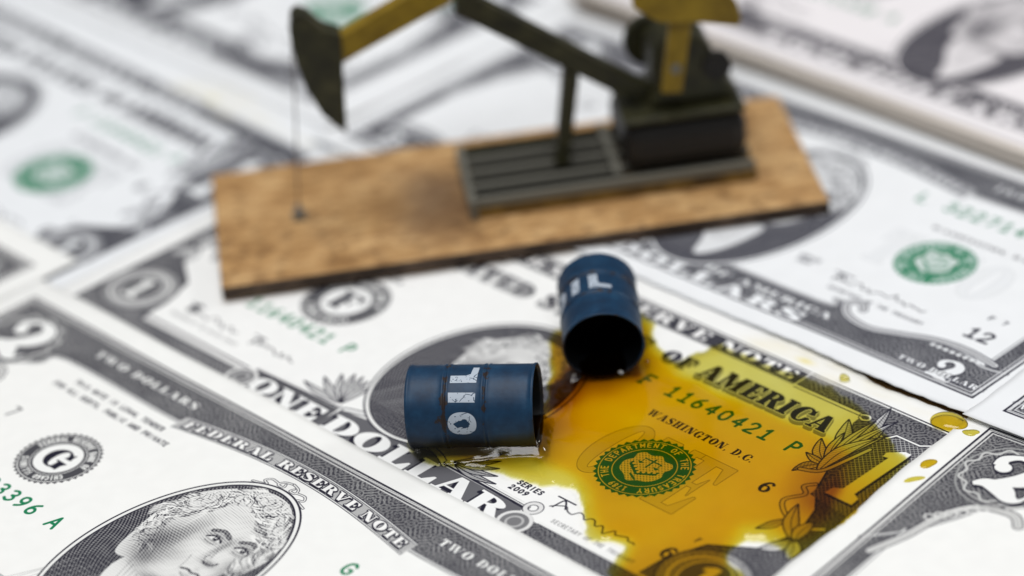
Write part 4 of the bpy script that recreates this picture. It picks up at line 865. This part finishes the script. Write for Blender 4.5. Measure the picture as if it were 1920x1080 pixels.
def barrel(label, loc, rz, roll):
    root = empty('oil_barrel', loc, rz); tag(root, label, 'barrel', 'blue toy oil barrels lying on their sides')
    prof = [(.0, RAD - .05), (.0, RAD - .012), (.02, RAD + .004), (.05, RAD + .004), (.065, RAD - .006)]
    for c_ in (.31, .62):
        x = c_ * LEN; prof += [(x - .070, RAD - .006), (x - .055, RAD + .001), (x - .040, RAD + .006), (x - .022, RAD + .003), (x - .006, RAD - .014), (x + .008, RAD - .014), (x + .020, RAD + .001), (x + .036, RAD + .005), (x + .052, RAD + .000), (x + .066, RAD - .006)]
    prof += [(LEN - .05, RAD - .006), (LEN - .04, RAD + .006), (LEN - .008, RAD + .008), (LEN, RAD - .004), (LEN - .004, RAD - .024), (LEN - .05, RAD - .036)]
    # refine long straight runs
    P = []
    for a, b in zip(prof[:-1], prof[1:]):
        k = max(1, int(math.hypot(b[0] - a[0], b[1] - a[1]) / .06)); P += [(a[0] + (b[0] - a[0]) * i / k, a[1] + (b[1] - a[1]) * i / k) for i in range(k)]
    P.append(prof[-1]); n = 96; vs, fs, uv, wear, under_shade = [], [], [], [], []
    for x, r in P:
        for i in range(n + 1):
            al_ = 2 * math.pi * i / n - math.pi * 2 / 3 * 1.0     # angle 0 at -y, 90deg at +z
            vs.append((x, -r * math.cos(al_), r * math.sin(al_)))
            uv.append(((math.degrees(al_) + 60) / 360, x / LEN))
            zr = math.sin(al_ - roll) ; under_shade.append(min(1, max(0, (-zr - .05) / .75)) + .35 * math.exp(-((x - LEN) / .08) ** 2) * (zr < .2))
            wear.append(math.exp(-(min(abs(x - .31 * LEN), abs(x - .62 * LEN)) / .05) ** 2) + .7 * math.exp(-((x - LEN) / .03) ** 2) + .75 * math.exp(-((x - .31 * LEN + .09) / .10) ** 2) * max(0, math.sin(al_ * 3 + .6)))
    for j in range(len(P) - 1):
        for i in range(n): a = j * (n + 1) + i; fs.append((a, a + n + 1, a + n + 2, a + 1))
    vs.append((.03, 0, 0)); uv.append((2, 2)); wear.append(0); under_shade.append(0)
    for i in range(n): fs.append((len(vs) - 1, i, i + 1))
    # u runs 0..1 over 360 degrees measured from -60
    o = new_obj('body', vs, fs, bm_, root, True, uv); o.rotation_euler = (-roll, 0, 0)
    a_ = o.data.attributes.new('wear', 'FLOAT', 'POINT'); a_.data.foreach_set('value', np.array(wear, np.float32))
    a_ = o.data.attributes.new('under_shade', 'FLOAT', 'POINT'); a_.data.foreach_set('value', np.array(under_shade, np.float32))
    # inner wall and floor, open mouth
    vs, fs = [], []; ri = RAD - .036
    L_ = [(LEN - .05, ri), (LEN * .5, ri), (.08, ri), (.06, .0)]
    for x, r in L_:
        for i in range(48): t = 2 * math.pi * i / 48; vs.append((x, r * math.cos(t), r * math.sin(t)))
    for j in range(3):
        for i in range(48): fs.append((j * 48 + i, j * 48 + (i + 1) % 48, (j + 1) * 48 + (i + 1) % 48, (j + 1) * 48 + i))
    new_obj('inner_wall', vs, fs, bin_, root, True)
    return root
ca, sa = math.cos(B1a), math.sin(B1a)
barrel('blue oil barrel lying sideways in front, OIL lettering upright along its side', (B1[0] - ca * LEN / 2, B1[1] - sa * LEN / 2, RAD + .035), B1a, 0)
fr2 = W((1132, 647), .66)
b2a = math.radians(-91.0)
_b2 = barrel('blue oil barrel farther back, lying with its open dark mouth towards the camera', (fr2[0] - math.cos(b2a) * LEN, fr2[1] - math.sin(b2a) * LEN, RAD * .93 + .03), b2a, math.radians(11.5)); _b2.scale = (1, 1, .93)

# ------------------------------------------------------------------ pump jack on its board
BZ = .045
pump = empty('oil_pump_model', (-4.9, 42.42, BZ), math.radians(4.65)); tag(pump, 'miniature olive and yellow oil pump jack standing on a wooden board', 'oil pump model')
wm = mat('board_wood', (.4, .22, .09), .6, .3)
mpn = N(wm, 'ShaderNodeMapping'); mpn.inputs['Scale'].default_value = (1, 2.4, 2.4); link(wm, texc(wm).outputs['Object'], mpn.inputs[0])
n1 = N(wm, 'ShaderNodeTexNoise'); n1.inputs['Scale'].default_value = 210; n1.inputs['Roughness'].default_value = .68; n1.inputs['Detail'].default_value = 7; link(wm, mpn.outputs[0], n1.inputs['Vector'])
r1 = ramp(wm, [(.30, (.28, .15, .060)), (.5, (.52, .32, .14)), (.72, (.68, .46, .23))]); link(wm, n1.outputs[0], r1.inputs[0])
n2 = noise(wm, 330, 6, .7); r2_ = ramp(wm, [(.53, (0, 0, 0)), (.66, (.85, .85, .85))]); link(wm, n2.outputs[0], r2_.inputs[0])
mx = N(wm, 'ShaderNodeMixRGB'); link(wm, r2_.outputs[0], mx.inputs[0]); link(wm, r1.outputs[0], mx.inputs[1]); mx.inputs[2].default_value = (.20, .11, .045, 1)
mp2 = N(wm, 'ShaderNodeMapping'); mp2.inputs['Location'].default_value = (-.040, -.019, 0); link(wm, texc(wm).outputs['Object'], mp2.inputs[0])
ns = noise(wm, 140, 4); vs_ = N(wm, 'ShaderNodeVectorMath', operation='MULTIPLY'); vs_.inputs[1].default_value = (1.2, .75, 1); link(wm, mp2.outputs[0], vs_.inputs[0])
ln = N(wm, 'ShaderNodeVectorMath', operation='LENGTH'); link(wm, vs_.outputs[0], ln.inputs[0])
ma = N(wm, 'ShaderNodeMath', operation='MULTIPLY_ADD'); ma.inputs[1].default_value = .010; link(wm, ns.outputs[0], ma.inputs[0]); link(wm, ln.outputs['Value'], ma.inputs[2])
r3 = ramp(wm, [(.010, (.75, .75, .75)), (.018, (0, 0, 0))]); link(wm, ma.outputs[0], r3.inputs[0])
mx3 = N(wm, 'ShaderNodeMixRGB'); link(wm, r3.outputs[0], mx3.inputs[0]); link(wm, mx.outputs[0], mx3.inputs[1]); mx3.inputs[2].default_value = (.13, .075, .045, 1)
nb = noise(wm, 75, 5, .6); r4 = ramp(wm, [(.38, (1.0, 1.0, 1.0)), (.52, (.84, .78, .70)), (.66, (.60, .52, .42))]); link(wm, nb.outputs[0], r4.inputs[0])
mx4 = N(wm, 'ShaderNodeMixRGB', blend_type='MULTIPLY'); mx4.inputs[0].default_value = 1; link(wm, mx3.outputs[0], mx4.inputs[1]); link(wm, r4.outputs[0], mx4.inputs[2])
link(wm, mx4.outputs[0], pb(wm).inputs['Base Color']); bump(wm, n1.outputs[0], .0002, .4)
em = mat('board_edge_shaded_wood', (.055, .036, .026), .8, .2); ne = noise(em, 260, 5); re_ = ramp(em, [(.3, (.030, .021, .016)), (.7, (.10, .068, .048))]); link(em, ne.outputs[0], re_.inputs[0]); link(em, re_.outputs[0], pb(em).inputs['Base Color'])  # dark colour puts the shade of the backlit board sides into the wood
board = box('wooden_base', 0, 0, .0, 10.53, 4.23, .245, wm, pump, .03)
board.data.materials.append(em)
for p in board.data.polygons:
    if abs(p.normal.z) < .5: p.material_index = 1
olive = mat('olive_paint', (.028, .030, .013), .5, .4); no = noise(olive, 300, 5); ro = ramp(olive, [(.3, (.010, .010, .003)), (.55, (.026, .025, .008)), (.75, (.055, .050, .02))]); link(olive, no.outputs[0], ro.inputs[0]); link(olive, ro.outputs[0], pb(olive).inputs['Base Color'])
yel = mat('ochre_paint', (.30, .19, .012), .5, .35); ny2 = noise(yel, 220, 5); ry_ = ramp(yel, [(.3, (.16, .098, .003)), (.7, (.29, .19, .010))]); link(yel, ny2.outputs[0], ry_.inputs[0]); link(yel, ry_.outputs[0], pb(yel).inputs['Base Color'])
dark = mat('black_gear_and_gap_shade', (.006, .005, .004), .45, .35)
greym = mat('worn_grey_metal', (.15, .145, .12), .6, .4, .1)
rustm = mat('rusty_skirt', (.12, .07, .02), .7, .2); nr = noise(rustm, 300, 6); rr = ramp(rustm, [(.3, (.05, .028, .010)), (.7, (.22, .13, .03))]); link(rustm, nr.outputs[0], rr.inputs[0]); link(rustm, rr.outputs[0], pb(rustm).inputs['Base Color'])
steel = mat('wire_steel', (.22, .21, .21), .4, .5, .6)
zb = .245
# skid: skirt, long rails and end plate
box('skid_skirt', 4.55, 1.12, zb, 9.5, 3.30, zb + .17, rustm, pump); box('skid_gap_shade', 4.60, 1.20, zb + .172, 7.2, 3.25, zb + .19, dark, pump, 0)  # black sheet painted in as the shade of the gaps between the rails
for i, y in enumerate((1.14, 1.66, 2.18, 2.70, 3.14)):
    box('skid_rail', 4.57, y, zb + .192, 9.48, y + .13, zb + .36, greym if i < 4 else olive, pump)
box('end_plate', 4.42, 1.10, zb, 4.56, 3.32, zb + .36, greym, pump)
box('cross_bar', 7.0, 1.30, zb + .365, 7.15, 3.2, zb + .46, greym, pump)
# gear housing
box('engine_housing', 7.22, 1.26, zb + .37, 9.42, 3.15, 1.50, dark, pump, .26)
box('housing_lid', 7.24, 1.30, 1.503, 9.40, 3.12, 1.62, olive, pump, .055)
gb = extr('gearbox', [(7.72, 1.625), (9.34, 1.625), (9.30, 1.80), (9.16, 1.98), (8.94, 2.20), (8.93, 2.6), (8.78, 2.85), (8.45, 3.0), (8.1, 2.95), (7.88, 2.7), (7.84, 2.3), (7.92, 2.0)], 1.65, 2.75, olive, pump, .12)
def disc(name, cx, cz, r, y0, y1, m, par, n=32): return extr(name, [(cx + r * math.cos(2 * math.pi * i / n), cz + r * math.sin(2 * math.pi * i / n)) for i in range(n)], y0, y1, m, par, .02)
disc('flywheel', 8.02, 2.42, .48, 2.705, 2.90, olive, pump); disc('pulley', 8.98, 2.30, .26, 1.60, 1.745, dark, pump)
disc('crank_shaft', 8.20, 2.55, .10, 1.20, 3.3, greym, pump, 20)
# cranks with counterweights (front and rear)
cw = [(7.50, 4.1), (7.54, 3.85), (7.85, 3.58), (8.0, 3.50), (8.6, 3.42), (9.28, 3.24), (9.36, 3.36), (9.30, 3.68), (9.05, 4.02), (8.6, 4.25), (8.0, 4.35)]
for y0 in (1.22, 3.15):
    extr('crank_arm', [(7.93, 2.12), (8.28, 2.08), (8.54, 3.42), (8.16, 3.47)], y0, y0 + .16, yel, pump)
    extr('counterweight', cw, y0 - .13 if y0 < 2 else y0 + .02, y0 - .004 if y0 < 2 else y0 + .30, yel, pump)
# post with strut and bearing
extr('samson_post', [(4.64, 3.98), (4.93, 4.08), (7.98, 1.80), (7.98, 1.625), (7.58, 1.625), (4.58, 3.80)], 1.93, 2.25, olive, pump)
extr('strut', [(6.36, 2.45), (6.62, 2.28), (6.32, zb + .365), (6.06, zb + .365)], 1.98, 2.22, olive, pump)
disc('beam_bearing', 4.80, 4.10, .20, 1.70, 2.60, olive, pump)
# walking beam: front part yellow, runs on over the crank
beam = extr('walking_beam', [(2.50, 3.12), (2.58, 3.66), (4.7, 4.62), (8.45, 6.30), (8.55, 5.95), (4.4, 3.93)], 1.98, 2.30, yel, pump, .03)
for y in (1.42, 3.02): extr('pitman_arm', [(8.42, 6.1), (8.56, 6.1), (8.46, 3.9), (8.34, 3.9)], y, y + .10, olive, pump)
disc('equalizer_bar', 8.47, 6.08, .09, 1.40, 3.16, olive, pump, 20)
head = extr('horse_head', [(1.82, 4.12), (1.92, 4.20), (2.10, 4.12), (2.32, 3.85), (2.62, 3.70), (2.50, 1.86), (2.40, 1.92), (2.12, 2.26), (1.92, 2.75), (1.79, 3.35), (1.76, 3.8)], 1.92, 2.36, olive, pump, .025)
wires = []
for y in (2.0, 2.28):
    o = tube('bridle_wire', [(1.775, y, 3.6), (1.74, y, 3.2), (1.66, y * .5 + 1.07, 2.2), (1.56, y * .4 + 1.28, 1.2), (1.48, y * .3 + 1.50, .36)], .012, steel, pump, 6)
disc('carrier_clamp', 1.48, .40, .06, 1.98, 2.28, steel, pump, 12)
box('wellhead_plate', 1.36, 1.98, .247, 1.60, 2.28, .30, greym, pump, .01)
